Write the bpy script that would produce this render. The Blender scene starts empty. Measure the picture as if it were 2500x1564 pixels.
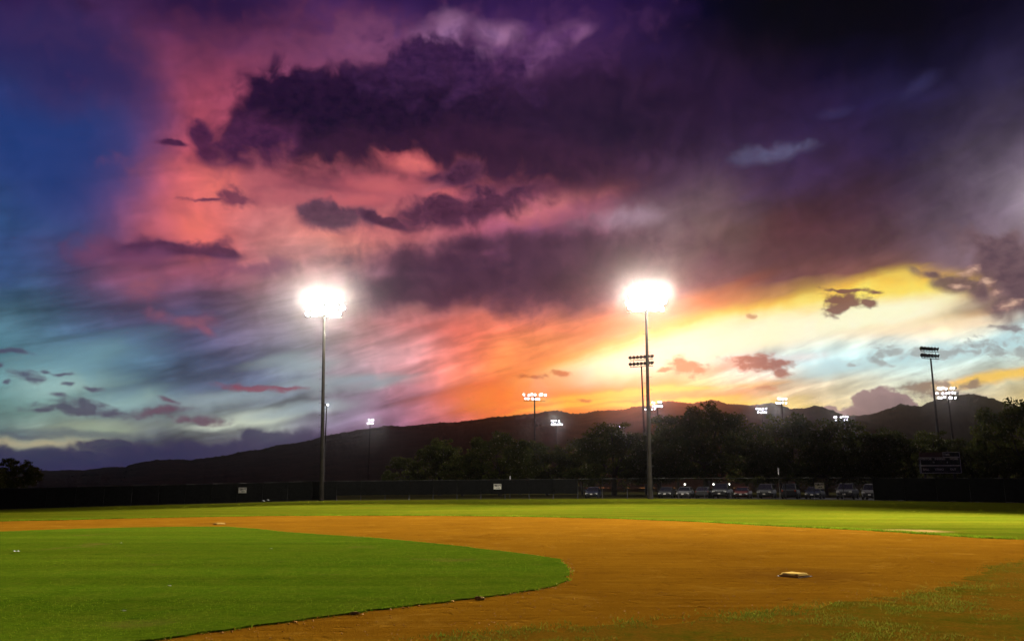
import bpy, bmesh, math, random
import numpy as np
from mathutils import Vector, Matrix

R = math.radians
S = bpy.context.scene
COL = S.collection

# ------------------------------------------------------------------ camera
PITCH, FPX, EYE = R(11.75), 1962.0, 1.65          # focal length and pixels of the 2500 x 1564 photograph
cam = bpy.data.cameras.new('camera')
cam.sensor_width = 36.0
cam.lens = FPX / 2500 * 36
cam.clip_start, cam.clip_end = 0.1, 40000
cam_o = bpy.data.objects.new('camera', cam)
COL.objects.link(cam_o)
cam_o.location = (0, 0, EYE)
cam_o.rotation_euler = (math.pi / 2 + PITCH, 0, 0)
S.camera = cam_o

def ray(px, py):
    """world direction through a pixel of the photograph"""
    a, b = (px - 1250) / FPX, (782 - py) / FPX
    return Vector((a, math.cos(PITCH) - b * math.sin(PITCH), math.sin(PITCH) + b * math.cos(PITCH)))

def azel(px, py):
    d = ray(px, py).normalized()
    return math.degrees(math.atan2(d.x, d.y)), math.degrees(math.asin(d.z))

def pix(az, el):
    az, el = R(az), R(el)
    x, y, z = math.sin(az) * math.cos(el), math.cos(az) * math.cos(el), math.sin(el)
    f = y * math.cos(PITCH) + z * math.sin(PITCH)
    u = -y * math.sin(PITCH) + z * math.cos(PITCH)
    return 1250 + FPX * x / f, 782 - FPX * u / f

def at_depth(px, py, Y):
    """the point Y metres ahead of the camera in the direction of a pixel"""
    d = ray(px, py)
    return Vector((d.x * Y / d.y, Y, EYE + d.z * Y / d.y))

# ------------------------------------------------------------------ render look
S.view_settings.view_transform = 'Standard'
S.view_settings.look = 'None'
S.view_settings.gamma = 1.0
S.view_settings.exposure = 0.0
S.view_settings.use_curve_mapping = False
S.cycles.use_denoising = True
try:
    S.cycles.denoiser = 'OPENIMAGEDENOISE'
except Exception:
    pass
S.cycles.use_adaptive_sampling = True
S.cycles.adaptive_min_samples = 8
S.cycles.adaptive_threshold = 0.015
S.cycles.max_bounces = 4
S.cycles.diffuse_bounces = 1
S.cycles.glossy_bounces = 1
S.cycles.transmission_bounces = 2
S.cycles.volume_bounces = 0
S.cycles.transparent_max_bounces = 6
S.cycles.sample_clamp_indirect = 3.0
S.cycles.use_fast_gi = False

# ------------------------------------------------------------------ sky: dusk, a weak red sun behind the low cloud over the ridge
SUN_AZ, SUN_EL = 10.5, 9.0

def lin(c):
    r = []
    for v in c[:3]:
        v = v / 255.0
        r.append(v / 12.92 if v <= 0.04045 else ((v + 0.055) / 1.055) ** 2.4)
    return tuple(r)

class Nodes:
    """small helper that writes node graphs"""
    def __init__(self, tree):
        self.t = tree
        tree.nodes.clear()
    def new(self, kind, ins=(), **props):
        n = self.t.nodes.new(kind)
        for k, v in props.items():
            setattr(n, k, v)
        for k, v in (ins.items() if isinstance(ins, dict) else enumerate(ins)):
            if v is None:
                continue
            s = n.inputs[k]
            if isinstance(v, bpy.types.NodeSocket):
                self.t.links.new(v, s)
            else:
                s.default_value = v
        return n
    def m(self, op, a, b=None, c=None, clamp=False):
        n = self.new('ShaderNodeMath', operation=op, use_clamp=clamp)
        for i, v in enumerate((a, b, c)):
            if v is None:
                continue
            if isinstance(v, bpy.types.NodeSocket):
                self.t.links.new(v, n.inputs[i])
            else:
                n.inputs[i].default_value = v
        return n.outputs[0]
    def vm(self, op, a, b=None):
        n = self.new('ShaderNodeVectorMath', operation=op)
        for i, v in enumerate((a, b)):
            if v is None:
                continue
            if isinstance(v, bpy.types.NodeSocket):
                self.t.links.new(v, n.inputs[i])
            else:
                n.inputs[i].default_value = v
        return n.outputs['Value' if op in ('LENGTH', 'DOT_PRODUCT') else 'Vector']
    def mapr(self, v, a, b, c=0.0, d=1.0, kind='LINEAR'):
        return self.new('ShaderNodeMapRange', {'Value': v, 'From Min': a, 'From Max': b, 'To Min': c, 'To Max': d},
                        interpolation_type=kind, clamp=True).outputs[0]
    def mix(self, f, a, b, blend='MIX'):
        n = self.t.nodes.new('ShaderNodeMix')
        n.data_type, n.blend_type, n.clamp_factor = 'RGBA', blend, True
        for s, v in ((n.inputs[0], f), (n.inputs[6], a), (n.inputs[7], b)):
            if isinstance(v, bpy.types.NodeSocket):
                self.t.links.new(v, s)
            elif isinstance(v, (int, float)):
                s.default_value = v if s.type == 'VALUE' else (v, v, v, 1)
            else:
                s.default_value = (*v[:3], 1)
        return n.outputs[2]
    def noise(self, vec, scale, detail=4.0, rough=0.55, dim='3D', dist=0.0, col=False):
        n = self.new('ShaderNodeTexNoise', {'Vector': vec, 'Scale': scale, 'Detail': detail, 'Roughness': rough, 'Distortion': dist},
                     noise_dimensions=dim)
        return n.outputs['Color' if col else 'Fac']
    def ramp(self, f, stops, interp='LINEAR'):
        n = self.new('ShaderNodeValToRGB', {0: f})
        e = n.color_ramp.elements
        n.color_ramp.interpolation = interp
        while len(e) < len(stops):
            e.new(0.5)
        for el, (p, c) in zip(e, stops):
            el.position = p
            el.color = (*c[:3], c[3] if len(c) > 3 else 1)
        return n

SKY_X = [0, 156, 312, 469, 625, 781, 937, 1094, 1250, 1406, 1562, 1719, 1875, 2031, 2187, 2344, 2500]
SKY_ROWS = [   # evening sky colour behind the separate clouds, by height, lamp glare painted in
 (0,   "37183f 3a2552 4b2850 28143c 22123e 502a58 28124a 1e0c40 2c144e 1e0a3e 080230 000018 00000a 000005 000005 02000e 08041c"),
 (80,  "2a2260 28194a 562c58 3a1e48 5a2d5a 5c3468 633c6b 5a3a6a 4d2a5c 4a2a5c 190a3c 000019 00000c 00000a 02000e 08041e 140e2a"),
 (160, "1c346e 2d305f 523056 a04662 84405f 744062 784466 5f325f 643660 341a4c 160a38 03001e 01000f 020018 0a0626 161030 221c3c"),
 (240, "1a3876 223876 3c3064 b44a5e 903e5a 84405e 763c5c 5a2d5a 482652 401e46 1e0a38 0a0028 0a022a 140a34 1e183e 261e3e 342b48"),
 (320, "1e3e7c 2d3c78 503668 c05464 9a445e 70384f 5a284b 28123c 2c143f 381a42 321840 23123c 28183f 2a1c48 20183e 2c223e 473a52"),
 (400, "264682 374680 643f6c dc5f62 ba5a62 7a3c50 ac5462 6e3250 3c1c46 6e3755 552d55 412d55 3c2a55 2e1c3e 2a1c37 3c3046 695a70"),
 (480, "2c4e82 374b82 624472 f06e69 cc7874 bc6a70 d0706e af5a6e cd6473 be697d 6e5064 5f485a 3e263c 3a223a 3e2a3c 55465a 8c7c8e"),
 (560, "30507d 375082 584472 ee706a c4787c e88e78 d0766e a85c70 965078 82556e 78646e 735a5a 552d37 522e37 583e48 64505f 80707e"),
 (640, "34497a 40446e 86465f a85266 a66068 b07c80 82556a 6e3c5a 552d55 553a55 806a72 694b55 5f3a44 5c3741 624148 7a5c60 5f4b5a"),
 (700, "324e74 40466c 664460 744c66 8c6470 a08488 8a606a 7c4658 643a4e 704456 846068 7a5056 6c4248 7c4a44 b07044 8a6250 553e4b"),
 (750, "426478 424c70 524a64 52466a 806a78 988890 a27880 b46460 9c5a56 b06458 c87858 c88a5c d8a050 ffd060 ffe078 f0c88c 6a5058"),
 (800, "547a8c 446080 46527a 50486c 7a6a80 8c8088 be7d82 eb6e5f f07d5f eb825f ffaa5a ffe88a fff8a8 fff5d0 ffe1c3 fff5d7 c3e1e1"),
 (880, "4c7a8a 6c96a2 4e7086 424c70 606482 7c8894 be969b e67869 ff863a ffe070 fffae1 fffffa d7e6e6 bee1e6 b9e1e4 bee1e1 cde1d7"),
 (960, "588282 7ca49c 4e6876 4c5a76 68788c 74808a 8c738c c86e6e ff8c2c ff982c ffb450 f6a45c f0cdaa fae1b4 e1dcbe ebcdaa f5d78c"),
 (1040, "5f7373 96a08c 5f696e 8c968c 96a096 6e647d 6e5a78 a05a6e d4542c ea682a f4882a f4b03c f5d26e d7c896 cdd2a0 cddca0 d2e1aa"),
 (1120, "262a5a 262855 2d2a5a 3c345f 46325a 6e415f 78465a 82465a a05046 b4603c c08040 c89450 c8a46a b4a87c aab084 aab484 aab88c"),
]

def sky_table(px, py):
    ys = [r[0] for r in SKY_ROWS]
    tab = sky_table.tab
    fx = min(max(px / 156.25, 0), 15.999)
    py = min(max(py, 0), 1119.9)
    j = max(i for i, y in enumerate(ys) if y <= py)
    ty = (py - ys[j]) / (ys[j + 1] - ys[j])
    i = int(fx); tx = fx - i
    return (tab[j, i] * (1 - tx) + tab[j, i + 1] * tx) * (1 - ty) + (tab[j + 1, i] * (1 - tx) + tab[j + 1, i + 1] * tx) * ty
sky_table.tab = np.array([[lin([int(h[k:k + 2], 16) for k in (0, 2, 4)]) for h in r[1].split()] for r in SKY_ROWS])

def build_world():
    w = bpy.data.worlds.new('World')
    S.world = w
    w.use_nodes = True
    w.cycles.sampling_method = 'MANUAL'
    w.cycles.sample_map_resolution = 512
    n = Nodes(w.node_tree)
    d = n.new('ShaderNodeTexCoord').outputs['Generated']
    sep = n.new('ShaderNodeSeparateXYZ', [d])
    az = n.m('DEGREES', n.m('ARCTAN2', sep.outputs[0], sep.outputs[1]))
    el = n.m('DEGREES', n.m('ARCSINE', sep.outputs[2]))
    P = n.new('ShaderNodeCombineXYZ', [az, el, 0.0]).outputs[0]
    # shared noise fields, in degrees of azimuth and elevation
    big = n.noise(P, 0.13, 3, 0.45, '2D', col=True)
    big_s = n.new('ShaderNodeSeparateColor', [big])
    puff = n.noise(P, 0.30, 5, 0.52, '2D', dist=0.2)
    med = n.noise(P, 0.46, 5, 0.52, '2D', dist=0.3)
    fine = n.noise(n.vm('MULTIPLY', P, (0.85, 1.4, 1)), 1.5, 5, 0.55, '2D', dist=0.25)
    def along(deg, su, sw):
        c, s = math.cos(R(deg)), math.sin(R(deg))
        return n.new('ShaderNodeCombineXYZ', [n.vm('DOT_PRODUCT', P, (c * su, s * su, 0)), n.vm('DOT_PRODUCT', P, (-s * sw, c * sw, 0)), 0.0]).outputs[0]
    streak_v = along(13, 0.075, 0.5)
    streak = n.noise(streak_v, 1.0, 5, 0.5, '2D', dist=0.35)
    # the wide colour field, its lookup bent by the noise
    low = n.mapr(el, 9, 16)
    bend = n.mapr(el, 6, 18, 0.5, 1.0)
    waz = n.m('ADD', az, n.m('MULTIPLY', n.m('SUBTRACT', big_s.outputs[0], 0.5), 6.0))
    wel = n.m('ADD', el, n.m('MULTIPLY', n.m('ADD', n.m('MULTIPLY', n.m('SUBTRACT', big_s.outputs[1], 0.5), 3.4),
                                              n.m('MULTIPLY', n.m('SUBTRACT', streak, 0.5), 2.2)), bend))
    u = n.mapr(waz, -38, 38)
    els = [-1.0, 1.2, 2.6, 4.0, 5.4, 6.8, 8.2, 9.6, 11.0, 12.5, 14.0, 15.6, 17.4, 19.4, 21.6, 24.0, 26.5, 29.0, 32.0, 35.0]
    acc = None
    for k, e in enumerate(els):
        st = []
        for i in range(32):
            a = -38 + 76 * i / 31
            st.append((i / 31, sky_table(*pix(a, e))))
        c = n.ramp(u, st, 'B_SPLINE').outputs[0]
        acc = c if acc is None else n.mix(n.mapr(wel, els[k - 1], e), acc, c)
    # wisps: thin streaked brightening and darkening of the high cloud
    wisp = n.m('MULTIPLY_ADD', n.m('SUBTRACT', n.mapr(streak, 0.3, 0.7), 0.5), n.m('MULTIPLY_ADD', low, -0.62, 0.9), 1.0)
    streak2 = n.noise(along(18, 0.17, 1.2), 1.0, 4, 0.55, '2D', dist=0.3)
    wisp = n.m('MULTIPLY', wisp, n.m('MULTIPLY_ADD', n.m('SUBTRACT', n.mapr(streak2, 0.3, 0.7), 0.5), n.m('MULTIPLY_ADD', low, -0.35, 0.5), 1.0))
    acc = n.mix(1.0, acc, n.new('ShaderNodeCombineColor', [wisp, wisp, wisp]).outputs[0], 'MULTIPLY')
    mot = n.mapr(med, 0.3, 0.7, 0.80, 1.18)
    acc = n.mix(1.0, acc, n.new('ShaderNodeCombineColor', [mot, mot, mot]).outputs[0], 'MULTIPLY')

    # the clouds' own coordinates, crumpled a little
    P1 = n.new('ShaderNodeCombineXYZ', [n.m('ADD', az, n.m('MULTIPLY', n.m('SUBTRACT', big_s.outputs[2], 0.5), 1.2)),
                                        n.m('ADD', el, n.m('MULTIPLY', n.m('SUBTRACT', med, 0.5), 0.7)), 1.0]).outputs[0]

    def field(ells):
        """distance field of a union of ellipses given in photograph pixels, 1 at the rim"""
        out = None
        for cx, cy, rx, ry, rot in ells:
            a0, e0 = azel(cx, cy)
            c, s = math.cos(R(rot)), math.sin(R(rot))
            a1, e1 = azel(cx + rx * c, cy - rx * s)
            a2, e2 = azel(cx - ry * s, cy - ry * c)
            L1, L2 = math.hypot(a1 - a0, e1 - e0), math.hypot(a2 - a0, e2 - e0)
            th = math.atan2(e1 - e0, a1 - a0)
            A = (math.cos(th) / L1, math.sin(th) / L1)
            B = (-math.sin(th) / L2, math.cos(th) / L2)
            q1 = n.vm('DOT_PRODUCT', P1, (A[0], A[1], -(A[0] * a0 + A[1] * e0)))
            q2 = n.vm('DOT_PRODUCT', P1, (B[0], B[1], -(B[0] * a0 + B[1] * e0)))
            ln = n.m('SQRT', n.m('MULTIPLY_ADD', q2, q2, n.m('MULTIPLY', q1, q1)))
            out = ln if out is None else n.m('SMOOTH_MIN', out, ln, 0.35)
        return out

    def clouds(acc, ells, c1, c2, noise, amp, soft, opacity=1.0, noise2=None):
        dd = n.m('ADD', field(ells), n.m('MULTIPLY', n.m('SUBTRACT', noise, 0.5), amp * 6))
        mask = n.mapr(dd, 1 + soft * 1.5, 1 - soft * 1.5, 0, opacity, 'SMOOTHSTEP')
        k = n.m('ADD', n.m('MULTIPLY', n.mapr(dd, 0.35, 1.1), 0.6), n.m('MULTIPLY', n.mapr(noise2 or med, 0.32, 0.68), 0.5), clamp=True)
        col = n.mix(k, lin(c1), lin(c2))
        return n.mix(mask, acc, col)

    for spec in CLOUDS:
        nz = {'big': puff, 'med': med, 'fine': fine, 'streak': streak}
        ells, c1, c2, k, amp, soft, op = spec
        acc = clouds(acc, ells, c1, c2, nz[k], amp, soft, op, nz['fine' if k == 'med' else 'med'])
    # out of the picture the same dusk goes on: clear twilight air with scattered dark violet cloud
    sky = n.new('ShaderNodeTexSky', [d], sky_type='NISHITA', sun_disc=False)
    sky.sun_elevation, sky.sun_rotation = R(SUN_EL), R(SUN_AZ)
    sky.air_density, sky.dust_density, sky.ozone_density = 1.0, 2.0, 2.0
    air = n.mix(1.0, sky.outputs[0], (0.018, 0.018, 0.018), 'MULTIPLY')
    cover = n.mapr(big_s.outputs[0], 0.38, 0.62, 0.25, 0.95)
    rest = n.mix(cover, air, n.mix(n.mapr(med, 0.35, 0.65), lin((38, 26, 66)), lin((84, 58, 96))))
    edge = n.m('MAXIMUM', n.mapr(n.m('ABSOLUTE', az), 37, 58, 0, 1, 'SMOOTHSTEP'), n.mapr(el, 34, 48, 0, 1, 'SMOOTHSTEP'))
    acc = n.mix(edge, acc, rest)
    # the thin twilight air itself shows through everywhere
    acc = n.mix(1.0, acc, n.mix(1.0, air, (0.03, 0.03, 0.03), 'MULTIPLY'), 'ADD')
    bg = n.new('ShaderNodeBackground', {'Color': acc, 'Strength': 1.0})
    n.new('ShaderNodeOutputWorld', [bg.outputs[0]])

# separate clouds: ellipses (x, y, half width, half height, tilt) in photograph pixels, two colours, edge noise
CLOUDS = [
 # dark soft cloud along the top
 ([(150, 70, 190, 60, -28), (40, 0, 120, 50, 0)], (38, 24, 72), (50, 30, 78), 'big', .3, .7, .8),
 ([(540, 20, 190, 60, -6), (640, 60, 120, 30, 0)], (36, 18, 60), (46, 24, 66), 'big', .3, .6, .85),
 ([(1100, -10, 420, 60, 0)], (34, 16, 66), (46, 22, 74), 'big', .3, .6, .8),
 ([(165, 340, 205, 230, 0)], (28, 56, 118), (44, 58, 118), 'big', .12, .45, .8),
 ([(190, 150, 215, 110, -8)], (40, 34, 84), (62, 40, 84), 'big', .16, .45, .8),
 # bright breaks in the high cloud
 ([(1085, 88, 58, 36, 12), (1160, 140, 48, 26, 20), (1215, 85, 60, 25, 0)], (158, 118, 168), (196, 138, 176), 'big', .3, .6, .8),
 ([(1345, 112, 62, 22, 32), (1285, 150, 34, 34, 0), (1395, 85, 40, 14, 20)], (120, 72, 130), (176, 118, 166), 'big', .3, .6, .8),
 ([(900, 110, 70, 40, 0)], (140, 84, 124), (150, 90, 126), 'med', .5, .8, .6),
 ([(1380, 480, 130, 26, 12), (1270, 510, 60, 30, 0)], (222, 128, 128), (200, 108, 124), 'med', .4, .6, .8),
 ([(1520, 535, 70, 20, 8)], (170, 140, 160), (176, 150, 168), 'med', .4, .7, .7),
 ([(545, 460, 50, 60, 70), (490, 545, 60, 50, 0)], (250, 122, 104), (246, 118, 104), 'big', .3, .8, .75),
 ([(1880, 372, 66, 17, 12)], (104, 108, 150), (130, 132, 172), 'med', .5, .8, .8),
 ([(2235, 210, 34, 14, 30), (2045, 275, 26, 10, 10)], (46, 44, 88), (56, 52, 96), 'med', .5, .9, .7),
 # pale gaps low over the dark hill
 ([(640, 1022, 66, 13, 6), (560, 1035, 60, 6, 6)], (214, 224, 200), (196, 206, 192), 'streak', .5, .6, .9),
 ([(245, 1050, 95, 20, 4)], (160, 176, 150), (180, 192, 162), 'streak', .5, .6, .8),
 ([(285, 985, 120, 20, 6), (130, 935, 110, 34, 0)], (172, 206, 198), (150, 190, 190), 'streak', .5, .8, .8),
 ([(100, 1082, 130, 12, 0)], (192, 178, 140), (176, 176, 150), 'streak', .5, .6, .9),
 ([(545, 972, 110, 14, 6), (750, 890, 80, 18, 4), (880, 930, 120, 16, 3), (740, 1000, 90, 10, 8)], (150, 168, 178), (164, 182, 182), 'streak', .5, .8, .8),
 ([(230, 870, 110, 34, 10)], (124, 168, 182), (110, 152, 172), 'streak', .5, .9, .6),
 # burning band under the cloud shelf
 ([(1330, 900, 190, 50, 24), (1620, 800, 200, 55, 16)], (255, 140, 78), (250, 118, 84), 'streak', .3, .6, .6),
 ([(1600, 850, 280, 46, 17), (1880, 785, 260, 45, 12), (2160, 730, 200, 62, 12)], (255, 236, 110), (255, 200, 62), 'streak', .16, .3, .95),
 ([(1620, 866, 230, 40, 14), (1880, 812, 240, 36, 9), (2120, 772, 190, 30, 8)], (255, 255, 214), (255, 252, 232), 'streak', .25, .5, .95),
 ([(2380, 790, 130, 16, 8), (2250, 800, 120, 14, 8)], (255, 226, 190), (255, 240, 206), 'streak', .3, .6, .8),
 ([(2300, 850, 330, 34, 6), (2050, 890, 150, 26, 4)], (186, 224, 232), (194, 228, 230), 'streak', .25, .5, .85),
 ([(1420, 985, 270, 42, 4), (1250, 970, 140, 40, 10)], (255, 138, 40), (248, 104, 44), 'streak', .3, .6, .8),
 ([(1480, 965, 170, 7, 6), (1640, 950, 160, 6, 4), (1400, 990, 120, 6, 8), (1600, 985, 130, 6, 4)], (255, 206, 60), (255, 184, 50), 'streak', .5, .6, .7),
 ([(1800, 1000, 130, 20, 2)], (252, 218, 62), (250, 226, 90), 'streak', .4, .7, .8),
 ([(2400, 925, 130, 11, 9), (2490, 910, 60, 12, 9)], (255, 206, 70), (250, 190, 84), 'streak', .4, .6, .9),
 ([(1960, 870, 46, 10, 6)], (240, 240, 236), (230, 222, 224), 'med', .5, .7, .8),
 ([(820, 250, 330, 180, 0)], (96, 46, 84), (130, 62, 92), 'med', .26, .45, .5),
 # the great dark cloud and the shelf around it
 ([(900, 315, 320, 125, 0), (705, 262, 125, 96, 10), (690, 330, 125, 84, 0), (845, 238, 110, 80, 0), (960, 230, 120, 80, 0), (780, 395, 160, 62, 0), (1090, 240, 220, 120, 0), (1220, 330, 270, 150, 0), (1060, 150, 90, 56, 0), (860, 410, 260, 60, 0), (1440, 290, 260, 130, 0), (640, 350, 90, 70, 0)],
   (20, 6, 38), (44, 18, 54), 'med', .15, .16, 1.0),
 ([(1560, 290, 320, 160, 0), (1480, 430, 220, 60, 0)], (24, 9, 42), (52, 28, 60), 'big', .16, .55, .8),
 ([(1000, 390, 330, 55, 0), (1280, 400, 200, 60, -6)], (44, 18, 46), (74, 34, 62), 'big', .3, .6, .6),
 ([(485, 335, 40, 30, -50), (550, 376, 90, 36, 6), (640, 350, 90, 66, 0), (425, 348, 40, 9, 0), (500, 372, 50, 24, -40)], (50, 20, 58), (84, 38, 76), 'med', .2, .3, .95),
 ([(1012, 405, 62, 22, -10), (940, 455, 90, 24, 0), (870, 485, 90, 18, 0), (1080, 470, 50, 16, 0)], (240, 120, 114), (206, 92, 102), 'med', .3, .5, .9),
 ([(640, 440, 60, 22, 0), (700, 480, 60, 20, 0)], (210, 110, 112), (170, 84, 100), 'med', .35, .6, .7),
 ([(880, 490, 360, 90, 0)], (150, 72, 92), (190, 96, 106), 'med', .24, .35, .6),
 ([(1200, 130, 260, 80, 10)], (50, 24, 70), (90, 50, 100), 'med', .45, .5, .55),
 ([(812, 528, 82, 34, -4), (775, 510, 40, 26, 0)], (62, 38, 64), (100, 66, 88), 'med', .3, .25, .94),
 ([(1085, 512, 100, 46, 6), (1190, 500, 120, 40, 10), (1110, 430, 70, 26, 10), (930, 540, 50, 12, -20)], (48, 20, 52), (92, 48, 78), 'med', .36, .3, .94),
 ([(562, 478, 32, 22, -10), (585, 486, 30, 14, -20), (505, 486, 50, 5, 2)], (72, 34, 68), (124, 64, 88), 'fine', .3, .4, .9),
 ([(1180, 598, 150, 34, 4), (1350, 605, 200, 44, 4), (1060, 645, 220, 46, 0), (1300, 680, 330, 75, 4), (1000, 705, 190, 48, 0), (1500, 650, 200, 90, 0)],
   (48, 25, 54), (92, 54, 78), 'big', .3, .32, .93),
 ([(440, 604, 110, 24, -2), (330, 610, 70, 20, 6), (540, 618, 70, 14, -6)], (54, 26, 62), (92, 52, 86), 'med', .3, .3, .93),
 ([(225, 615, 60, 26, 0), (330, 628, 80, 22, 0), (620, 655, 70, 22, 0)], (120, 66, 100), (104, 62, 98), 'med', .45, .5, .7),
 ([(455, 785, 62, 18, -4), (490, 800, 40, 10, -30), (330, 700, 60, 22, 0)], (150, 86, 106), (124, 78, 108), 'med', .5, .6, .75),
 # small scud over the dark hill
 ([(28, 858, 36, 6, -4), (62, 915, 26, 10, -6), (84, 925, 24, 8, -8), (145, 960, 18, 6, -8), (25, 932, 7, 5, 0), (148, 913, 24, 4, -3), (108, 908, 10, 4, 0), (170, 938, 14, 4, -10), (235, 950, 22, 5, -6), (8, 892, 8, 5, 0)],
   (70, 66, 96), (86, 62, 92), 'fine', .36, .5, .85),
 ([(205, 1002, 112, 13, -4), (215, 992, 60, 15, -6), (110, 1002, 26, 6, 0)], (64, 54, 84), (80, 62, 92), 'fine', .32, .42, .88),
 ([(495, 1026, 58, 9, -3), (505, 1020, 22, 10, 0), (395, 1003, 60, 10, 6), (420, 978, 26, 6, -10)], (104, 52, 80), (90, 56, 86), 'fine', .34, .5, .8),
 ([(625, 947, 70, 8, -2), (700, 945, 50, 5, 0)], (142, 64, 84), (128, 62, 86), 'fine', .4, .45, .85),
 ([(60, 1063, 70, 5, -2), (190, 1060, 120, 9, -3)], (92, 100, 110), (84, 90, 108), 'streak', .4, .5, .7),
 ([(150, 1122, 300, 30, 0), (450, 1112, 260, 36, 2), (690, 1080, 110, 34, 4), (640, 1066, 50, 20, 0), (270, 1088, 90, 14, 0)], (34, 37, 76), (54, 46, 82), 'med', .2, .2, .9),
 # little clouds in front of the glow
 ([(1668, 898, 44, 18, -4), (1662, 884, 22, 16, 0), (1625, 902, 26, 8, 0), (1705, 906, 24, 9, 0)], (160, 72, 56), (134, 66, 60), 'fine', .3, .36, .93),
 ([(1848, 888, 74, 14, -4), (1835, 878, 40, 15, 0), (1905, 912, 20, 9, 0), (1890, 890, 40, 10, 0)], (142, 72, 68), (160, 86, 74), 'fine', .32, .36, .92),
 ([(1368, 914, 24, 7, -4), (1302, 920, 30, 5, 2), (1430, 978, 19, 4, -8)], (196, 92, 44), (208, 110, 60), 'fine', .4, .4, .85),
 ([(1882, 948, 18, 6, 0), (1860, 946, 20, 4, 0), (1840, 770, 12, 5, -10)], (190, 120, 84), (204, 140, 104), 'fine', .5, .5, .75),
 ([(2078, 733, 56, 17, -6), (2060, 746, 40, 20, 30), (2125, 738, 24, 9, -12), (2080, 708, 70, 5, -3)], (122, 72, 72), (104, 64, 68), 'fine', .3, .28, .95),
 # torn edge of the overhanging cloud
 ([(2470, 620, 150, 60, 0), (2330, 690, 70, 22, -16), (2400, 715, 50, 26, -30), (2440, 750, 40, 36, 0), (2500, 690, 80, 56, 0), (2280, 668, 40, 14, -10)],
   (84, 60, 74), (122, 92, 98), 'med', .45, .34, .92),
 ([(2375, 660, 20, 9, 20), (2345, 700, 16, 6, 0), (2415, 690, 16, 8, 0), (2446, 708, 12, 7, 0), (2470, 745, 30, 8, 10)], (226, 186, 160), (190, 144, 132), 'fine', .6, .6, .8),
 ([(2470, 804, 40, 8, -4)], (120, 108, 116), (140, 126, 130), 'fine', .5, .4, .85),
 ([(2185, 858, 40, 12, 0), (2240, 855, 14, 10, 0), (2315, 862, 34, 9, 6), (2375, 848, 26, 15, 20), (2425, 858, 32, 18, 0), (2495, 858, 18, 18, 0), (2095, 890, 14, 3, 0), (2150, 885, 22, 6, 0)],
   (138, 140, 142), (168, 172, 172), 'fine', .9, .6, .75),
 ([(2250, 950, 66, 16, 8), (2370, 938, 26, 10, 10), (2300, 960, 60, 8, 0)], (134, 104, 90), (118, 96, 94), 'fine', .5, .4, .9),
 ([(2150, 985, 52, 42, 0), (2120, 985, 40, 34, 0), (2185, 990, 46, 34, 0), (2090, 1012, 60, 22, 10), (2220, 1000, 20, 22, 0), (2025, 1000, 22, 14, 0)], (128, 102, 110), (156, 124, 128), 'fine', .14, .08, .97),
]
build_world()

# ------------------------------------------------------------------ the sun: veiled by cloud low over the ridge, almost gone
sun = bpy.data.lights.new('sun', 'SUN')
sun.energy, sun.angle, sun.color = 0.30, R(9.0), (1.0, 0.27, 0.13)
sun_o = bpy.data.objects.new('sun', sun)
COL.objects.link(sun_o)
sun_dir = Vector((math.sin(R(SUN_AZ)) * math.cos(R(SUN_EL)), math.cos(R(SUN_AZ)) * math.cos(R(SUN_EL)), math.sin(R(SUN_EL))))
sun_o.rotation_euler = sun_dir.to_track_quat('Z', 'Y').to_euler()
sun_o.location = (0, 0, 60)

# ------------------------------------------------------------------ helpers
rng = np.random.default_rng(7)
random.seed(7)

def tag(o, label=None, cat=None, group=None, kind=None):
    for k, v in (('label', label), ('category', cat), ('group', group), ('kind', kind)):
        if v:
            o[k] = v
    return o

def link(name, data, parent=None):
    o = bpy.data.objects.new(name, data)
    COL.objects.link(o)
    if parent is not None:
        o.parent = parent
    return o

def empty(name, loc, rz=0.0):
    o = link(name, None)
    o.location = loc
    o.rotation_euler = (0, 0, rz)
    o.empty_display_size = 0.3
    return o

def pydata(name, v, f, m=None, smooth=False):
    me = bpy.data.meshes.new(name)
    me.from_pydata([tuple(p) for p in v], [], f)
    me.update()
    if m:
        me.materials.append(m)
    if smooth:
        me.polygons.foreach_set('use_smooth', [True] * len(me.polygons))
    return me

def tri_mesh(name, V, F, m):
    """fast mesh from numpy vertices and equal sized faces"""
    me = bpy.data.meshes.new(name)
    k = F.shape[1]
    me.vertices.add(len(V)); me.vertices.foreach_set('co', V.astype(np.float32).ravel())
    me.loops.add(F.size); me.loops.foreach_set('vertex_index', F.astype(np.int32).ravel())
    me.polygons.add(len(F))
    me.polygons.foreach_set('loop_start', np.arange(0, F.size, k, dtype=np.int32))
    me.update(calc_edges=True)
    me.validate()
    me.materials.append(m)
    return me

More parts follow.
